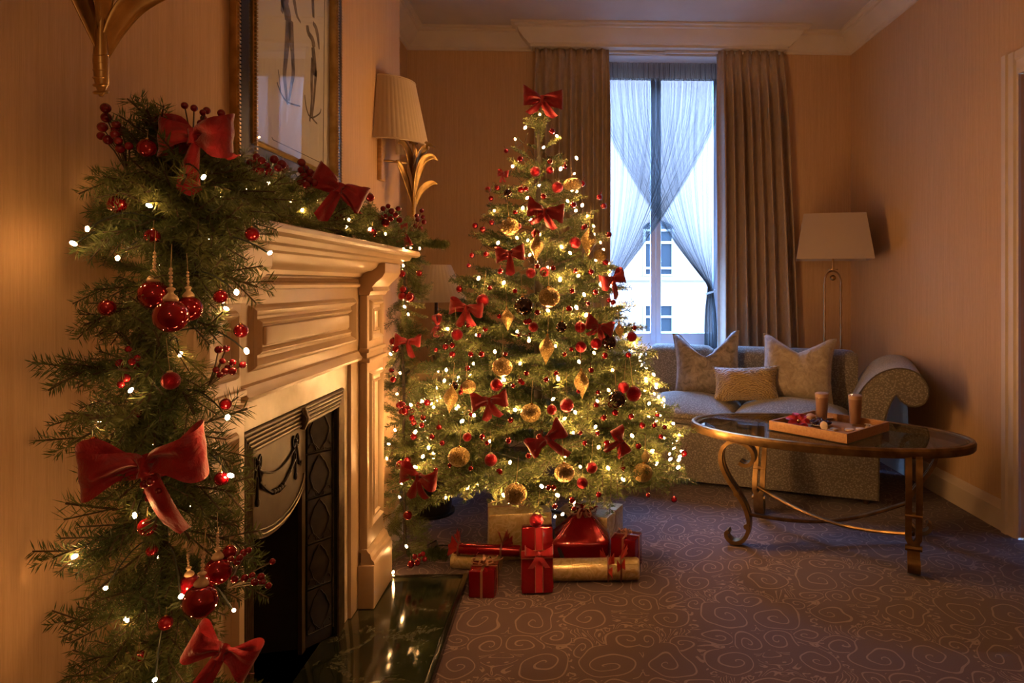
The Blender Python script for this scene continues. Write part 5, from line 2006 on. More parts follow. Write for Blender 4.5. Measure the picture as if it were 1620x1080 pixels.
for k in range(130):                                     # the lamps deeper in and round the back
    z = 0.36 + 1.35 * (1 - sqrt(1 - (k + 0.5) / 130))
    a = k * GA * 1.31
    if sin(a) < -0.15 and k % 4:
        continue
    R = RZ(z) * (rngL.uniform(0.55, 0.85) if sin(a) < 0 else rngL.uniform(0.85, 1.0))
    tpts.append(Vector((TX + R * cos(a), TY + R * sin(a), z)))
for p in tpts:
    o = link('bulb', BULB, tl)
    s = 0.0056 * rngL.uniform(0.75, 1.2)
    o.location = p - tb0
    o.scale = (s, s, s)
    o.rotation_euler = (rngL.uniform(-1, 1), rngL.uniform(-1, 1), 0)
cab = []
for k in range(420):
    z = 0.30 + 1.40 * k / 420
    a = k * 0.19
    R = RZ(z) * (0.74 + 0.10 * sin(k * 0.9))
    cab.append((TX + R * cos(a), TY + R * sin(a), z + 0.02 * sin(k * 1.7)))
part('cable', MB().tube(cab, 0.0014, 4), M['cable_green'], tl)

# garland lights: pixel, and the depth plane they hang in
GL_NEAR = [(322, 280, .98), (236, 325, 1.0), (186, 408, .96), (427, 400, 1.02), (138, 362, .95), (374, 462, .96), (358, 488, 1.0), (390, 555, .98), (207, 617, .97), (360, 660, .97), (213, 815, .95), (167, 930, .93), (370, 965, .96), (286, 943, .95), (245, 1075, .93), (365, 752, .98), (325, 1035, .99),
           (186, 300, 1.10), (116, 385, 1.00), (158, 665, 1.01), (118, 880, 1.0), (285, 560, 1.07), (255, 420, 1.08), (240, 700, 1.07), (300, 640, 1.08), (250, 880, 1.06), (300, 800, 1.08), (200, 980, 1.02), (330, 380, 1.07)]
GL_TOP = [(388, 300, 1.30), (460, 318, 1.62), (478, 332, 1.68), (502, 318, 1.80), (552, 347, 1.96), (548, 358, 1.98), (585, 362, 2.14), (650, 392, 2.55), (664, 393, 2.58), (638, 393, 2.5), (425, 290, 1.45), (560, 330, 2.1), (610, 370, 2.3), (350, 310, 1.2)]
GL_FAR = [(638, 420, 2.60), (636, 405, 2.57), (640, 485, 2.58), (646, 497, 2.6), (628, 623, 2.57), (633, 590, 2.60), (615, 702, 2.56), (612, 725, 2.56), (635, 765, 2.58), (643, 864, 2.57), (632, 786, 2.60), (622, 905, 2.555), (618, 560, 2.60), (625, 680, 2.66), (650, 640, 2.6)]
for lab, pts, sz in (('string of warm fairy lights glowing in the near hanging garland', GL_NEAR, 0.0034), ('string of warm fairy lights glowing along the mantel garland', GL_TOP, 0.0037), ('string of warm fairy lights glowing in the far hanging garland', GL_FAR, 0.0046)):
    P = [PY(a, b, y * (0.945 if 'mantel' in lab else (0.965 if y < 1.03 else 1.0))) for a, b, y in pts]
    for p in P:
        p.x = max(p.x, XW + 0.012)
    lo = min(P, key=lambda q: q.z)
    gl_ = thing('garland_lights', lab, 'fairy lights', lo)
    for p in P:
        o = link('bulb', BULB_G, gl_)
        s = sz * rngL.uniform(0.85, 1.15) * (0.62 if p.x < XW + 0.05 and p.y < 1.12 else 1.0)
        o.location = p - lo
        o.scale = (s, s, s)
        o.rotation_euler = (rngL.uniform(-1, 1), rngL.uniform(-1, 1), 0)
    for p in P:                      # each lamp's short green lead back to the garland
        if lab.find('near') > 0:
            c = Vector((-0.60, 1.045, min(1.26, p.z + 0.02)))
        elif lab.find('mantel') > 0:
            c = Vector((-0.64, p.y, 1.25))
        else:
            c = Vector((-0.635, 2.65, min(1.2, p.z + 0.02)))
        mid = p.lerp(c, 0.5) + Vector((0, 0, 0.018))
        part('lead', MB().tube(smooth_poly([tuple(p + (c - p).normalized() * 0.004), tuple(p.lerp(c, 0.2) + Vector((0, 0, 0.012))), tuple(mid), tuple(c)], 3), 0.0013, 4), M['cable_green'], gl_)
# ------------------------------------------------------------------ bows
RED = M['ribbon_red']


def make_bow(name, seed, loopw=0.5, looph=0.40, tails=((-0.16, -0.52), (0.20, -0.46)), puff=0.16):
    """unit bow, about 1 wide: X right, Z up, facing -Y; loops, knot and tails are its parts"""
    rng = random.Random(seed)
    root = bpy.data.objects.new(name, None); COL.objects.link(root)
    for s in (-1, 1):
        tilt = rng.uniform(0.0, 0.28)
        hs = looph * rng.uniform(0.9, 1.12)
        ln_ = loopw * rng.uniform(0.92, 1.06)

        def lf(u, v, s=s, tilt=tilt, hs=hs, ln_=ln_):
            # u runs out along the front and back again behind; v across the ribbon
            a = 2 * pi * u
            r = 0.5 - 0.5 * cos(a)                     # 0 at knot, 1 outermost
            x = s * (0.035 + ln_ * r)
            y = -puff * sin(a) * (0.35 + 0.65 * r)
            w = hs * (0.24 + 0.76 * min(1, r * 1.35) ** 0.8)
            c = v - 0.5
            fold = 0.05 * sin(7 * c + 2.2 * s) * (1 - r) + 0.018 * sin(14 * c + s) * (1 - 0.5 * r)
            z = c * w + tilt * r * 0.45 + 0.04 * sin(a * 2 + c)
            return (x, y + fold - 0.02, z)
        part('loop', MB().grid(lf, 26, 10, cu=True), RED, root, world=False, angle=180)
    part('knot', MB().grid(lambda u, v: (0.070 * (0.8 + 0.25 * cos(2 * pi * v)) * cos(2 * pi * u), -0.03 + 0.085 * sin(2 * pi * u), 0.17 * (v - 0.5) + 0.01 * sin(9 * u)), 14, 7, cu=True), RED, root, world=False, angle=180)
    for i, (tx, tz) in enumerate(tails):
        tw = rng.uniform(-0.5, 0.5)

        def tf(u, v, tx=tx, tz=tz, tw=tw):
            c = u - 0.5
            w = 0.13 + 0.17 * v ** 0.8
            z = tz * v + (abs(c) * 0.16 * (1 if v > 0.99 else 0))
            x = tx * v ** 1.2 + c * w * cos(tw * v)
            y = -0.02 - 0.07 * sin(3.0 * v + i) * v + c * w * sin(tw * v) + 0.015 * sin(8 * c)
            if v > 0.99:
                z -= 0.05
            return (x, y, z)
        part('tail', MB().grid(tf, 8, 14), RED, root, world=False, angle=180)
    return root


BOWS = [make_bow('bow', 1), make_bow('bow', 2, 0.48, 0.44, ((-0.30, -0.34), (0.26, -0.42))), make_bow('bow', 3, 0.5, 0.42, ((0.22, -0.60),), 0.18), make_bow('bow', 4, 0.44, 0.5, ((-0.05, -0.62), (0.42, -0.20)), 0.2)]
bow_used = [False] * len(BOWS)


def put_bow(v, p, width, label, group=None, yaw=0.0, roll=0.0, pitch=0.0):
    rot = (pitch, roll, yaw)
    if not bow_used[v]:
        o = BOWS[v]; bow_used[v] = True
        o.location = p; o.rotation_euler = rot; o.scale = (width,) * 3
    else:
        o = dup(BOWS[v], p, rot, width)
    if o.get('group') is not None:
        del o['group']
    return tag(o, label, 'bow', group)


LAND = []                                     # landmarks for labelling the little things


def mpp(p):
    c, s = cos(YAW), sin(YAW)
    return (p[0] * s + p[1] * c) / F           # metres per pixel at that depth


TB = [  # px, py, width px, variant, yaw, roll, label, nick
    (858, 160, 62, 1, 0.0, 0.0, 'big red ribbon bow crowning the top of the tree', 'crowning red bow'),
    (862, 336, 58, 1, 0.05, 0.10, 'red bow high on the tree with its tail hanging to one side', 'high red bow'),
    (808, 402, 52, 3, -0.3, -0.12, 'red bow with folded loops below the round gold net bauble', 'folded red bow'),
    (797, 276, 26, 0, -0.9, 0.2, 'small red bow seen side-on near the tree top', 'side-on top bow'),
    (740, 487, 56, 0, -0.4, 0.12, 'red bow on the tree beside the pleated table lamp shade', 'lampside bow'),
    (694, 515, 36, 2, -0.9, 1.4, 'red bow turned upright at the tree edge under the table lamp', 'upright edge bow'),
    (968, 442, 50, 3, 0.6, -0.30, 'red bow on the tree edge against the bright window', 'window bow'),
    (947, 516, 48, 1, 0.35, 0.25, 'red bow on the tree just above the sofa back', 'sofa-height bow'),
    (776, 632, 56, 0, -0.2, -0.15, 'shiny red bow spread flat over a light in the lower tree', 'spread low bow'),
    (866, 692, 64, 2, 0.05, -0.55, 'red bow with one long tail in the middle of the lower tree', 'long-tailed bow'),
    (980, 696, 50, 3, 0.5, 1.2, 'red bow with no long tail at the lower tree side facing the sofa', 'lower sofa-side bow'),
    (665, 752, 66, 0, -0.5, 0.12, 'red bow lowest on the tree beside the black planter', 'planter-side bow'),
]
for (px, py, w, v, yaw, roll, lab, nick) in TB:
    p = tree_pt(px, py, 1.04)
    if py < 200:
        p = PY(px, py, TY - 0.06)
    p = p - Vector((0, 0.02, 0))
    put_bow(v, p, w * mpp(p), lab, 'red bows on the tree', yaw, roll)
    LAND.append((px, py, nick, 'tree'))
GB = [
    (312, 218, 1.00, 138, 3, -0.30, 0.05, 'large red bow standing on top of the garland at the near mantel corner', 'corner bow'),
    (232, 735, 0.92, 178, 2, 0.15, -0.10, 'very large red velvet bow halfway down the near hanging garland', 'huge velvet bow'),
    (352, 1030, 0.93, 112, 3, 0.3, 0.5, 'red bow at the foot of the near hanging garland, cut by the picture edge', 'lowest garland bow'),
    (527, 308, 1.62, 92, 3, 0.55, 0.45, 'red bow lying in the middle of the mantel garland', 'mantel bow'),
    (641, 372, 2.34, 34, 0, 0.6, 1.3, 'small dark red bow at the far end of the mantel garland', 'mantel-end bow'),
    (645, 540, 2.56, 40, 2, 0.3, 0.1, 'small red bow in the upper half of the far hanging garland', 'far garland bow'),
]
for (px, py, y, w, v, yaw, roll, lab, nick) in GB:
    p = PY(px, py, y)
    if 'middle of the mantel' in lab:
        p += Vector((0.02, -0.02, 0.012))
    put_bow(v, p, w * mpp(p), lab, None, yaw, roll)
    LAND.append((px, py, nick, 'garland' if py > 180 else 'tree'))

# ------------------------------------------------------------------ ornaments: unit-radius prototypes with their own parts


def proto(name):
    o = bpy.data.objects.new(name, None); COL.objects.link(o)
    return o


def cap_parts(root, z0, r, mat='gold_cap', string=2.2):
    part('cap', MB().lathe([(0.001, z0 - 0.06), (r, z0 - 0.05), (r * 0.95, z0 + 0.12), (r * 0.4, z0 + 0.16), (0.001, z0 + 0.17)], 12), M[mat], root, world=False)
    part('hanger', MB().tube([(0, 0, z0 + 0.15), (0.02, 0, z0 + 0.5), (-0.02, 0, z0 + 0.5 + string * 0.5), (0, 0.02, z0 + 0.4 + string)], 0.03, 5), M['twine'], root, world=False)


glob = proto('gold_globe')
part('globe', MB().lathe([(max(0.001, sin(pi * k / 20)), -cos(pi * k / 20)) for k in range(21)], 72, fn=lambda a, z: 1 + 0.075 * abs(cos(9 * a))), M['gold_beaded'], glob, world=False, angle=180)
cap_parts(glob, 1.0, 0.20)
finial = proto('gold_finial')
fp_ = smooth_poly([(0.001, -1.75), (0.09, -1.50), (0.34, -1.0), (0.70, -0.40), (0.86, 0.05), (0.78, 0.45), (0.50, 0.85), (0.24, 1.15), (0.13, 1.38), (0.001, 1.42)], 3)
part('drop', MB().lathe([(max(0.001, r), z) for r, z in fp_], 40), M['gold_glitter'], finial, world=False, angle=180)
cap_parts(finial, 1.42, 0.14)
redb = proto('red_bauble')
part('ball', MB().lathe([(max(0.001, sin(pi * k / 14)), -cos(pi * k / 14)) for k in range(15)], 26), M['bauble_red'], redb, world=False, angle=180)
cap_parts(redb, 1.0, 0.24, 'gold_cap', 0.8)
redg = proto('glitter_bauble')
part('ball', MB().lathe([(max(0.001, sin(pi * k / 14)), -cos(pi * k / 14)) for k in range(15)], 26), M['red_glitter'], redg, world=False, angle=180)
cap_parts(redg, 1.0, 0.30, 'wood_bead', 3.4)
dark = proto('dark_bauble')
part('ball', MB().lathe([(max(0.001, sin(pi * k / 14)), -cos(pi * k / 14)) for k in range(15)], 28), M['bauble_dark'], dark, world=False, angle=180)
cap_parts(dark, 1.0, 0.22)
dots = MB()
for k in range(26):
    z = 1 - 2 * (k + 0.5) / 26; a = k * GA; r = sqrt(1 - z * z)
    dots.sphere((r * cos(a), r * sin(a), z), 0.055, 6, 4)
o = part('bead_dots', dots, M['gold_cap'], dark, world=False); o['kind'] = 'stuff'
# red bauble hung from a turned wooden cap and bead string
wood = proto('beaded_bauble')
part('ball', MB().lathe([(max(0.001, sin(pi * k / 18)), -cos(pi * k / 18)) for k in range(19)], 36), M['bauble_red'], wood, world=False, angle=180)
part('wooden_cap', MB().lathe(smooth_poly([(0.001, 0.90), (0.40, 0.93), (0.41, 1.10), (0.30, 1.26), (0.17, 1.38), (0.16, 1.52), (0.24, 1.60), (0.24, 1.68), (0.10, 1.78), (0.001, 1.80)], 2), 20), M['wood_bead'], wood, world=False, angle=60)
for k in range(5):
    part('bead', MB().sphere((0, 0, 1.90 + 0.24 * k), 0.125 if k % 2 else 0.105, 10, 7), M['wood_bead'], wood, world=False)
part('string', MB().tube([(0, 0, 1.78), (0.02, 0, 3.0), (0.06, 0.03, 4.4)], 0.022, 5), M['twine'], wood, world=False)
PROT = {'globe': glob, 'finial': finial, 'red': redb, 'glit': redg, 'dark': dark, 'wood': wood}
CATS = {'globe': 'ornament', 'finial': 'ornament', 'red': 'bauble', 'glit': 'bauble', 'dark': 'bauble', 'wood': 'bauble'}
GRP = {'globe': 'gold globe ornaments on the tree', 'finial': 'gold drop ornaments on the tree', 'red': 'small red baubles', 'glit': 'red glitter baubles', 'dark': 'dark baubles on the tree', 'wood': 'beaded red baubles on the near garland'}
used_p = {}
RO = random.Random(77)


def put(kind, p, r, label, rot=None, scale=None, group=None):
    rot = rot or (RO.uniform(-0.12, 0.12), RO.uniform(-0.12, 0.12), RO.uniform(-3, 3))
    sc = scale or (r, r, r)
    if kind not in used_p:
        used_p[kind] = 1
        o = PROT[kind]
        o.location = p; o.rotation_euler = rot; o.scale = sc
    else:
        o = dup(PROT[kind], p, rot, sc)
    if o.get('group') is not None:
        del o['group']
    return tag(o, label, CATS[kind], group or GRP[kind])


GLOBES = [
    (906, 292, 14, 'flattened gold globe high on the tree beside the curtain', 'high flattened gold globe'),
    (807, 359, 14, 'gold net globe above the folded red bow', 'gold net globe'),
    (869, 470, 16, 'gold ribbed globe beside the dark dotted bauble', 'mid ribbed globe'),
    (795, 580, 15, 'gold ribbed globe above the spread low bow', 'ribbed globe'),
    (840, 652, 15, 'gold globe just above the long-tailed red bow', 'globe over long-tailed bow'),
    (727, 721, 16, 'gold banded globe above the black planter', 'planter-side globe'),
    (816, 779, 17, 'large dull gold globe at the bottom edge of the tree', 'bottom gold globe'),
    (893, 746, 15, 'gold globe under the tail of the long-tailed bow', 'tail globe'),
    (1016, 746, 15, 'gold ribbed globe at the lower tree edge in front of the sofa', 'sofa-front globe'),
    (949, 404, 10, 'pale gold globe at the tree edge close to the curtain', 'curtain-side globe'),
    (742, 611, 11, 'plain gold globe above the lights near the spread low bow', 'plain gold globe'),
]
for (px, py, r, lab, nick) in GLOBES:
    p = tree_pt(px, py, 1.02) - Vector((0, 0.012, 0))
    rr_ = r * mpp(p)
    put('globe', p, rr_, lab, scale=(rr_, rr_, rr_ * (0.72 if 'flatt' in lab else 0.98)))
    LAND.append((px, py, nick, 'tree'))
FIN = [
    (849, 390, 13, 'gold glitter drop ornament in the upper middle of the tree', 'upper gold drop'),
    (931, 382, 14, 'long gold glitter drop in front of the curtain edge', 'curtain-edge gold drop'),
    (803, 503, 11, 'slim bright gold drop left of the dark dotted bauble', 'slim gold drop'),
    (865, 551, 14, 'gold glitter drop in the very middle of the tree', 'central gold drop'),
    (920, 605, 14, 'gold glitter drop below the sofa-height bow', 'low gold drop'),
    (714, 629, 13, 'broad gold drop at the tree edge beside the drawer of the corner table', 'tableside gold drop'),
    (980, 522, 8, 'little gold drop at the tree edge against the window', 'little window drop'),
    (1021, 722, 8, 'little gold drop at the lower tree edge against the sofa base', 'little sofa drop'),
]
for (px, py, r, lab, nick) in FIN:
    p = tree_pt(px, py, 1.02) - Vector((0, 0.012, 0))
    rr_ = r * mpp(p)
    put('finial', p, rr_, lab, scale=(rr_, rr_, rr_ * 1.08))
    LAND.append((px, py, nick, 'tree'))
DK = [
    (829, 484, 15, 'large dark bauble with gold dots in the middle of the tree', 'dark dotted bauble'),
    (963, 541, 12, 'dark dotted bauble below the sofa-height bow at the tree edge', 'edge dark bauble'),
    (888, 517, 9, 'small dark dotted bauble between the central gold drop and sofa-height bow', 'small dark bauble'),
    (976, 631, 14, 'dark dotted bauble low on the tree in front of the sofa seat', 'low dark bauble'),
    (804, 306, 7, 'tiny dark bauble high on the tree left of its high red bow', 'tiny dark bauble'),
    (719, 610, 7, 'tiny dark bauble on the broad gold drop beside the drawer', 'drop-side dark bauble'),
]
for (px, py, r, lab, nick) in DK:
    p = tree_pt(px, py, 1.02) - Vector((0, 0.012, 0))
    put('dark', p, r * mpp(p), lab)
    LAND.append((px, py, nick, 'tree'))

KEYS = set()


def place_words(dx, dy):
    a = math.degrees(math.atan2(-dy, dx))
    names = ['right of', 'above right of', 'above', 'above left of', 'left of', 'below left of', 'below', 'below right of']
    return names[int(((a + 22.5) % 360) // 45)]


def autolabel(what, px, py, where):
    """a label from the nearest landmark and the side of it, never used twice"""
    cand = sorted(((px - a) ** 2 + (py - b) ** 2, a, b, n) for a, b, n, w in LAND if w == where)
    for far in (False, True):
        for (d2, a, b, n) in cand[:14]:
            d = sqrt(d2)
            key0 = (what, n, place_words(px - a, py - b))
            word = 'close ' if d < 26 else ('well ' if d > 75 else '')
            key = key0 + (word,)
            if key not in KEYS:
                KEYS.add(key)
                pre = {'close ': 'touching distance ', 'well ': 'some way ', '': ''}[word]
                return '%s %s%s the %s' % (what, pre, key0[2], n)
    d2, a, b, n = cand[0]
    for k in ('half hidden', 'darker', 'sunken', 'lesser', 'deep-set'):
        key = (what, n, k)
        if key not in KEYS:
            KEYS.add(key)
            return '%s %s, half sunk among the needles beside the %s' % (k, what, n) if k != 'half hidden' else '%s half hidden in needles near the %s' % (what, n)
    return what + ' deep among the branches'


GLIT = [(764, 475, 10), (882, 297, 9), (847, 272, 8), (870, 270, 6), (910, 384, 9), (840, 432, 8), (777, 726, 10), (849, 821, 11), (936, 738, 9), (921, 762, 9), (897, 640, 11), (786, 608, 10), (918, 517, 9), (999, 532, 8), (943, 543, 9), (724, 529, 9), (848, 370, 7), (919, 548, 9), (844, 517, 8), (1002, 622, 12), (986, 612, 9), (737, 612, 8), (862, 430, 8), (873, 647, 8), (740, 690, 7)]
for (px, py, r) in GLIT:
    p = tree_pt(px, py, 1.02) - Vector((0, 0.012, 0))
    put('glit', p, r * mpp(p), autolabel('red glitter bauble', px, py, 'tree'))
SMALL = """873,208 801,239 823,252 870,256 772,300 777,314 787,297 860,311 824,300 832,299 894,264 907,324 921,291 815,336 752,357 764,363 778,352 948,312 955,326 923,360 963,371 926,358
821,358 747,404 742,420 769,402 792,429 727,457 741,514 705,548 690,553 716,546 758,530 745,560 837,508 850,421 875,424 958,415 910,428 963,475 970,478 935,430 900,488 902,488 850,494 832,509 836,529 822,530
1003,518 957,562 994,561 904,552 946,620 915,618 864,600 823,602 827,605 740,582 716,560 729,620 663,640 676,636 648,575 620,585 808,664 805,696 780,650 771,700 655,690 668,672 712,735 690,742 763,690
868,770 876,770 947,781 1025,782 1066,789 1082,716 1051,675 1045,690 1016,672 1035,672 973,652 965,640 998,658 945,685 918,684 925,700 943,640 955,660 883,688 836,720 790,745 745,740 745,655 833,590 853,690 960,700 985,740 1010,705
1040,655 905,790 908,803 878,800 700,700 684,690 645,620 652,660 670,660 695,675 762,560 768,520 800,560 812,610 893,560 880,590 935,585 942,462 930,480 905,460 775,455 790,500 815,460"""
BB = MB().lathe([(max(0.001, sin(pi * k / 10)), -cos(pi * k / 10)) for k in range(11)], 16)
BB.tube([(0, 0, 0.95), (0.05, 0, 1.6), (0.0, 0.1, 2.4)], 0.07, 4)
BBM = BB.mesh('berry_bauble', M['bauble_red'])
for w in SMALL.split():
    px, py = map(float, w.split(','))
    p = tree_pt(px, py, 1.0) - Vector((0, 0.006, 0))
    o = link('berry_bauble', BBM)
    r = RO.uniform(3.7, 5.3) * mpp(p)
    o.location = p; o.scale = (r, r, r); o.rotation_euler = (RO.uniform(-0.6, 0.6), RO.uniform(-0.6, 0.6), RO.uniform(-3, 3))
    tag(o, autolabel('tiny shiny red bauble', px, py, 'tree'), 'bauble', 'tiny red baubles on the tree')

# ------------------------------------------------------------------ baubles on the garlands
WOODS = [(243, 466, 0.945, 23, 'plain red bauble with wooden cap, highest of the upper beaded trio', 'upper trio'),
         (270, 500, 0.915, 26, 'largest dark red bauble with wooden cap, front of the upper beaded trio', None),
         (299, 488, 0.955, 20, 'red bauble with wooden cap, right-hand of the upper beaded trio', None),
         (345, 902, 0.94, 21, 'dark red bauble with wooden cap, highest of the lower beaded trio', 'lower trio'),
         (317, 950, 0.90, 26, 'sparkling red bauble with wooden cap, front of the lower beaded trio', None),
         (301, 925, 0.945, 17, 'half hidden red bauble, hindmost of the lower beaded trio', None)]
for (px, py, y, r, lab, nick) in WOODS:
    p = PY(px, py, y)
    put('wood', p, r * mpp(p), lab, (RO.uniform(-0.05, 0.05), RO.uniform(-0.08, 0.08), RO.uniform(-3, 3)))
    if nick:
        LAND.append((px, py, nick, 'garland'))
GRED = [(252, 193, 1.02, 13), (232, 234, 0.99, 14), (185, 323, 0.97, 14), (241, 374, 0.95, 12), (399, 370, 1.0, 11), (169, 487, 0.95, 13), (349, 469, 0.95, 11), (381, 523, 0.97, 11), (357, 639, 0.96, 9), (350, 757, 0.95, 11), (233, 833, 0.93, 14), (363, 873, 0.95, 11),
        (448, 265, 1.5, 9), (405, 262, 1.38, 9), (585, 312, 2.15, 7), (588, 368, 2.16, 8), (536, 345, 1.9, 8), (632, 370, 2.42, 7), (610, 352, 2.3, 7), (663, 432, 2.56, 5), (636, 433, 2.55, 6), (638, 458, 2.56, 6), (648, 470, 2.56, 8), (637, 468, 2.56, 7),
        (626, 552, 2.56, 6), (622, 540, 2.56, 6), (634, 640, 2.55, 7), (640, 650, 2.56, 6), (645, 815, 2.56, 7), (650, 892, 2.56, 6), (622, 600, 2.56, 5), (655, 668, 2.57, 5), (634, 735, 2.555, 8), (644, 728, 2.56, 6), (660, 890, 2.55, 5), (240, 870, 0.95, 9), (215, 655, 0.97, 9), (262, 985, 0.95, 11), (220, 1040, 0.95, 11), (148, 700, 0.99, 9)]
for (px, py, y, r) in GRED:
    if 1.3 < y < 2.5:
        y *= 0.945
    p = PY(px, py, y)
    put('red', p, r * mpp(p), autolabel('glossy red bauble', px, py, 'garland'), group='glossy red baubles in the garlands')
put('glit', PY(270, 602, 0.93), 14 * mpp(PY(270, 602, 0.93)), 'dull red glitter bauble deep in the middle of the near garland')

# berry sprays: a stem with round berries
BM = MB().sphere((0, 0, 0), 1.0, 12, 8).mesh('berry', M['berry_red'])


def berry_spray(label, px, py, y, pts, r, stem_to):
    if 1.3 < y < 2.55:
        y *= 0.945
    p = PY(px, py, y)
    s = mpp(p)
    rt = thing('berry_spray', label, 'berry spray', p, None, 'red berry sprays in the garlands')
    rg = random.Random(int(px * 7 + py))
    base = PY(stem_to[0], stem_to[1], y + 0.03) - p
    st = MB()
    for (bx, by) in pts:
        q = PY(px + bx, py + by, y + rg.uniform(-0.03, 0.02)) - p
        o = link('berry', BM, rt)
        o.location = q; rr_ = r * s * rg.uniform(0.82, 1.12); o.scale = (rr_,) * 3
        mid = base.lerp(q, 0.55) + Vector((0, 0.004, 0.002))
        st.tube([tuple(base), tuple(mid), tuple(q)], 0.0011, 4, cap=False)
    o = part('stems', st, M['stem_brown'], rt, world=False)
    o['kind'] = 'stuff'
    return rt


berry_spray('red berry spray reaching up the wall beside the corner bow', 190, 205, 1.01, [(-23, -34), (-22, -19), (-6, -8), (-8, 0), (3, 2), (-28, -4), (-30, 10), (-19, 16), (-3, 18), (0, 30), (14, 26), (-8, 8)], 7.2, (200, 270))
berry_spray('red berry spray with arching tips above the corner bow', 320, 185, 1.06, [(-28, -18), (-13, -14), (1, -7), (7, -10), (2, 2), (30, -6), (35, 6), (28, 16), (14, 14), (-2, 10)], 5.4, (300, 235))
berry_spray('dense dark red berry cluster on the mantel garland under the picture', 410, 262, 1.36, [(-22, 6), (-14, -4), (-6, 2), (4, -8), (-10, 12), (2, 8), (12, 0), (16, 10), (24, -10), (-4, -14), (-18, 16), (30, 4), (36, -2)], 7.0, (400, 290))
berry_spray('red berry cluster left of the mantel bow', 483, 275, 1.66, [(-6, -18), (0, -8), (8, -2), (-2, 4), (6, 10), (12, 2), (-8, 12), (2, 18), (14, 14), (-6, -6)], 6.4, (490, 300))
berry_spray('red berry spray at the mantel edge side of the near garland, above the fire frame', 352, 575, 0.95, [(-6, -22), (6, -24), (0, -4), (16, -2), (32, 2), (-10, 10), (4, 12), (16, 12), (-4, 18), (8, 6)], 5.6, (330, 610))
berry_spray('dark red berry spray on the wall side of the near garland', 205, 570, 0.97, [(-2, -18), (-16, 4), (4, 2), (10, 8), (-8, 14), (-6, 28), (-14, 38), (12, -4)], 6.2, (215, 590))
berry_spray('dark red berry cluster hanging under the huge velvet bow', 240, 772, 0.935, [(-12, -6), (-2, -10), (8, -4), (12, 4), (0, 2), (-8, 6), (4, 12), (-4, 16), (14, 12)], 6.4, (250, 740))
berry_spray('red berry spray reaching across the fire frame low on the near garland', 405, 912, 0.93, [(-34, 4), (-18, 2), (-6, -2), (8, 0), (-2, 8), (10, 8), (20, 14), (26, -24), (-26, -30), (-12, -42), (-20, -38), (-30, -24), (-40, -28)], 5.6, (360, 930))
berry_spray('fine red berry spray at the far end of the mantel garland', 655, 355, 2.55, [(12, -22), (14, -12), (6, -8), (16, -4), (2, 2), (-6, 8), (10, 6), (-2, 14), (-10, 0), (4, -14)], 4.2, (645, 385))
berry_spray('red berry cluster on the mantel garland between its two bows', 618, 338, 2.28, [(-12, -8), (-4, -12), (2, -4), (8, 2), (-8, 4), (0, 8), (12, -8), (14, 10), (-16, 6)], 4.6, (615, 360))
berry_spray('red berry cluster in the far garland beside the corner table drawer', 640, 645, 2.56, [(-10, -4), (-2, -6), (6, 0), (-6, 6), (2, 8), (12, 4), (0, 0)], 4.6, (628, 650))
berry_spray('small red berry spray lying at the foot of the far garland', 664, 882, 2.56, [(-8, -2), (0, -4), (8, 2), (-2, 4), (5, -6)], 4.0, (650, 892))

# ------------------------------------------------------------------ presents in front of the tree


def tied_ribbon(root, w, d, h, mat, wid=0.012, both=True, bow=True, r=0.04, seed=1, z0=0.0):
    """flat bands around a box (local, base centre at origin) with a looped bow"""
    e = 0.0012
    MT = M[mat]
    for ax in ((0, 1) if both else (0,)):
        if ax == 0:
            ring = [(-w / 2 - e, 0, -0.0), (-w / 2 - e, 0, h + e), (w / 2 + e, 0, h + e), (w / 2 + e, 0, 0.0)]
            up = (0, 1, 0)
        else:
            ring = [(0, -d / 2 - e, 0.0), (0, -d / 2 - e, h + e), (0, d / 2 + e, h + e), (0, d / 2 + e, 0.0)]
            up = (1, 0, 0)
        mb = MB()
        for a, b in zip(ring[:-1], ring[1:]):
            mb.bar([a, b], wid, 0.0016, up)
        part('ribbon', mb, MT, root, world=False, smooth=False)
    if bow:
        rb = random.Random(seed)
        for k in range(6):
            a = 2 * pi * k / 6 + rb.uniform(-0.3, 0.3)
            L = r * rb.uniform(0.8, 1.2)
            pts = []
            for q in range(11):
                t = 2 * pi * q / 10
                rr_ = 0.5 - 0.5 * cos(t)
                pts.append((L * rr_ * cos(a), L * rr_ * sin(a), h + 0.004 + 0.5 * L * max(0, sin(t)) + 0.3 * L * rr_))
            part('bow_loop', MB().bar(pts, wid * 0.8, 0.0012, (-sin(a), cos(a), 0)), MT, root, world=False, angle=60)
        for k in range(2):
            a = rb.uniform(0, 6)
            pts = [(0, 0, h + 0.006), (0.5 * r * cos(a), 0.5 * r * sin(a), h + 0.014), (1.4 * r * cos(a), 1.4 * r * sin(a), h + 0.006), (1.9 * r * cos(a), 1.9 * r * sin(a), h + 0.012)]
            part('bow_tail', MB().bar(smooth_poly(pts, 3), wid * 0.8, 0.0012, (-sin(a), cos(a), 0)), MT, root, world=False, angle=60)


def wrapped_box(mb, w, d, h, rng, bev=0.006):
    """box whose paper dips and bulges a little"""
    n = 5
    bm = bmesh.new()
    bmesh.ops.create_cube(bm, size=1.0)
    for v in bm.verts:
        v.co = Vector((v.co.x * w, v.co.y * d, (v.co.z + 0.5) * h))
    bmesh.ops.bevel(bm, geom=list(bm.edges), offset=bev, segments=2, affect='EDGES', profile=0.5)
    bm.verts.index_update()
    mb.add([v.co[:] for v in bm.verts], [tuple(v.index for v in f.verts) for f in bm.faces])
    bm.free()
    return mb


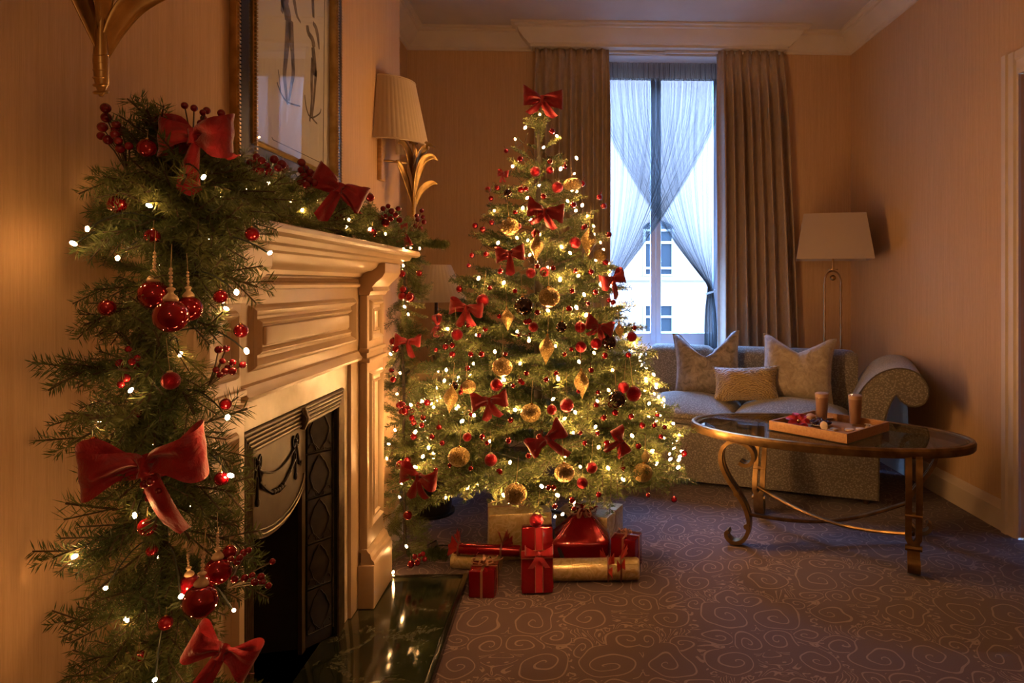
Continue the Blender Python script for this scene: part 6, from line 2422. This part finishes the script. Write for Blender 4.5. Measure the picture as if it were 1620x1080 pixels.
def present(name, label, p, w, d, h, mat, rot, ribbon=None, **kw):
    rt = thing(name, label, 'present', p, rot, 'wrapped presents under the tree')
    part('wrapping', wrapped_box(MB(), w, d, h, None), M[mat], rt, world=False, angle=30)
    # folded paper flaps on the ends
    for s in (-1, 1):
        part('paper_flap', MB().prism([(-d * 0.42, h * 0.06), (d * 0.42, h * 0.06), (0.0, h * 0.62)], lambda a, b, q, s=s: (s * (w / 2 + q), a, b), 0.0002, 0.0014), M[mat], rt, world=False, smooth=False)
    if ribbon:
        tied_ribbon(rt, w, d, h, ribbon, **kw)
    return rt


# big gold box behind left, with its narrow side showing
a = PZ(784, 887, 0); b = PZ(872, 884, 0)
present('present', 'large gold paper box standing at the back left of the presents', (a.x + 0.085, a.y + 0.10, 0.0), 0.25, 0.19, 0.185, 'wrap_gold', (0, 0, radians(8)), 'ribbon_trim', wid=0.006, both=False, bow=False)
# gold box behind right, clear film over it
b = PZ(985, 862, 0)
present('present', 'flat gold box in clear film at the back right of the presents', (b.x - 0.135, b.y + 0.11, 0.0), 0.24, 0.20, 0.125, 'wrap_gold', (0, 0, radians(-24)), 'ribbon_trim', wid=0.006, both=True, bow=False)
# tall red box leaning back on the gold box
t0 = PZ(849, 944, 0)
present('present', 'tall red box tied with a red ribbon cross, standing in front of the gold box', (t0.x + 0.0, t0.y + 0.045, 0.0), 0.112, 0.066, 0.225, 'wrap_red', (radians(-10), 0, radians(4)), None)
tall = bpy.data.objects['present.002']
for (p0, p1, up) in (((0.006, -0.0345, 0.004), (0.006, -0.0345, 0.222), (1, 0, 0)), ((-0.0565, -0.0345, 0.132), (0.0565, -0.0345, 0.132), (0, 0, 1))):
    part('ribbon', MB().bar([p0, p1], 0.026, 0.0016, up), M['ribbon_red'], tall, world=False, smooth=False)
    for s in (-1, 1):
        off = Vector(up) * (0.0135 * s) + Vector((0, -0.001, 0))
        part('ribbon_edge', MB().tube([Vector(p0) + off, Vector(p1) + off], 0.0013, 4), M['ribbon_trim'], tall, world=False)
for s in (-1, 1):
    def lf(u, v, s=s):
        q = 2 * pi * u; r = 0.5 - 0.5 * cos(q)
        return (0.006 + s * 0.050 * r, -0.037 - 0.020 * sin(q) * (0.3 + r) - 0.006, 0.135 + (v - 0.5) * 0.030 * (0.3 + 0.8 * r) + 0.014 * r)
    part('bow_loop', MB().grid(lf, 20, 6, cu=True), M['ribbon_red'], tall, world=False, angle=180)
    part('bow_tail', MB().grid(lambda u, v, s=s: (0.006 + s * 0.030 * v + (u - 0.5) * 0.020, -0.040 - 0.006 * sin(4 * v), 0.13 - 0.045 * v), 4, 6), M['ribbon_red'], tall, world=False, angle=180)
part('bow_knot', MB().sphere((0.006, -0.042, 0.134), 0.009, 10, 7), M['ribbon_red'], tall, world=False)
# little red cube
t0 = PZ(763, 947, 0)
present('present', 'small red cube present with striped ribbon on the hearth corner', (t0.x, t0.y + 0.052, 0.0), 0.092, 0.10, 0.094, 'wrap_red', (0, 0, radians(-4)), 'ribbon_trim', wid=0.008, r=0.040, seed=4)
# small red boxes right
t0 = PZ(991, 905, 0)
present('present', 'small upright red parcel at the right end behind the long gold roll', (t0.x + 0.005, t0.y + 0.05, 0.0), 0.098, 0.10, 0.125, 'wrap_red', (0, 0, radians(-22)), 'ribbon_trim', wid=0.007, r=0.026, seed=7)

# red foil gift bag, gathered at the top
g0 = PZ(918, 893, 0)
bag = thing('gift_bag', 'large glossy red foil bag gathered with a dark ribbon', 'present', (g0.x, g0.y + 0.095, 0))


def bagf(u, v):
    th = 2 * pi * u
    k = 0.42
    cx_ = math.copysign(abs(cos(th)) ** k, cos(th)); cy_ = math.copysign(abs(sin(th)) ** k, sin(th))
    h = 0.175 * v
    neck = max(0.0, (v - 0.42) / 0.58)
    s = 1 - 0.80 * neck ** 1.15
    bulge = 1 + 0.05 * sin(pi * min(1, v * 1.6))
    pl_ = 1 + 0.06 * neck * cos(15 * th)
    x = 0.118 * cx_ * s * bulge * pl_
    y = 0.082 * cy_ * s * bulge * pl_
    return (x + 0.012 * neck, y, h + 0.003 * sin(5 * th) * v)


part('bag_body', MB().grid(bagf, 90, 24, cu=True), M['wrap_red'], bag, world=False, angle=180)
part('bag_bottom', MB().add([bagf(k / 40, 0) for k in range(40)], [tuple(range(40))]), M['wrap_red'], bag, world=False, smooth=False)
part('gathered_top', MB().grid(lambda u, v: ((0.022 + 0.030 * v) * cos(2 * pi * u) * (1 + 0.25 * v * cos(18 * pi * u)) + 0.012, (0.018 + 0.022 * v) * sin(2 * pi * u) * (1 + 0.25 * v * cos(18 * pi * u)), 0.175 + 0.022 * v), 60, 5, cu=True), M['wrap_red'], bag, world=False, angle=180)
rb = random.Random(9)
for k in range(9):
    a = 2 * pi * k / 9 + rb.uniform(-0.3, 0.3); L = rb.uniform(0.035, 0.055)
    pts = []
    for q in range(9):
        t = 2 * pi * q / 8; r_ = 0.5 - 0.5 * cos(t)
        pts.append((0.012 + (0.012 + L * r_) * cos(a), (0.012 + L * r_) * sin(a) - 0.01, 0.178 + 0.016 * sin(t) - 0.010 * r_ + 0.010))
    part('ribbon_loop', MB().bar(pts, 0.008, 0.0012, (-sin(a), cos(a), 0)), M['ribbon_dark' if k % 2 else 'ribbon_trim'], bag, world=False, angle=60)


def cracker(name, label, p0, p1, r, mat, ruff, rmat, z=None):
    """roll tied near both ends with sheer ruffles"""
    P0, P1 = Vector(p0), Vector(p1)
    c = (P0 + P1) / 2
    rt = thing(name, label, 'present', (c.x, c.y, c.z - r), None, 'wrapped presents under the tree')
    d = (P1 - P0); L = d.length; d.normalize()
    part('roll', MB().tube([P0, P0 + d * 0.006, P1 - d * 0.006, P1], [r * 0.9, r, r, r * 0.9], 26), M[mat], rt, angle=30)
    part('paper_seam', MB().tube([P0 + d * 0.01 + Vector((0, -0.7 * r, 0.72 * r)), P1 - d * 0.01 + Vector((0, -0.7 * r, 0.72 * r))], 0.0016, 4), M[mat], rt)
    for t in ruff:
        q = P0 + d * (L * t)
        a_ = d.orthogonal().normalized(); b_ = d.cross(a_)
        part('tie', MB().tube([q + (a_ * cos(w) + b_ * sin(w)) * (r + 0.0025) for w in [2 * pi * k / 20 for k in range(20)]], 0.004, 6, closed=True), M[rmat], rt)
        for k in range(7):
            rg = random.Random(k + int(t * 100) + int(r * 1e4))
            ang = rg.uniform(0.1, pi - 0.1)
            base = a_ * 0 + Vector((0, 0, 1))
            out = (Vector((0, 0, 1)) * sin(ang) + Vector((d.y, -d.x, 0)).normalized() * cos(ang)).normalized()
            side = d * rg.choice((-1, 1)) * rg.uniform(0.2, 0.9)
            pts = []
            Lr = rg.uniform(0.03, 0.05)
            dirv = (out + side).normalized()
            wv = dirv.cross(out if abs(dirv.dot(out)) < 0.95 else d).normalized()

            def rf(u, v, q=q, out=out, dirv=dirv, wv=wv, Lr=Lr):
                p = q + out * (r + 0.003) + dirv * (Lr * v) + wv * ((u - 0.5) * (0.010 + 0.034 * v)) + out * (0.006 * sin(9 * u) * v)
                return tuple(p)
            part('ruffle', MB().grid(rf, 6, 4), M['ribbon_sheer_red'], rt, angle=180)
    return rt


# long gold roll in front
q0, q1 = PZ(868, 920, 0.041), PZ(1011, 916, 0.041)
q0 = PY(866, 911, 2.515); q1 = PY(1011, 912, 2.515)
R_ = 0.040
q0.z = q1.z = R_ + 0.0005
cracker('gift_roll', 'long gold paper roll tied with dark red ruffles at the front of the presents', (q0.x, 2.53, q0.z), (q1.x, 2.53, q1.z), R_, 'wrap_gold', (0.66, 0.80), 'ribbon_dark')
# red roll lying across at left on a short gold roll
g0 = PZ(722, 902, 0.028)
cracker('gift_roll', 'short gold roll lying beneath the red roll near the hearth', (g0.x - 0.03, 2.66, 0.030), (g0.x + 0.16, 2.62, 0.030), 0.0295, 'wrap_gold', (0.5,), 'ribbon_dark')
r0, r1 = PY(716, 889, 2.60), PY(800, 900, 2.60)
cracker('gift_roll', 'shiny red cracker roll with ruffled ends lying across at the left', (r0.x, 2.640, 0.082), (r1.x + 0.055, 2.610, 0.080), 0.0215, 'wrap_red', (0.07, 0.72), 'ribbon_dark')

# lead running over the carpet from the far garland towards the tree
pts = [PZ(a, b, 0.004) for a, b in ((652, 873), (664, 868), (678, 861), (690, 855), (692, 860), (688, 865), (700, 862), (720, 864), (742, 868), (764, 872))]
cb = part('light_cable', MB().tube(smooth_poly([tuple(p) for p in pts], 4), 0.0032, 6), M['phone_black'])
tag(cb, 'thin dark light cable kinked across the carpet beside the hearth', 'cable')
pts = [PZ(a, b, 0.004) for a, b in ((648, 836), (660, 826), (668, 818), (664, 808))]
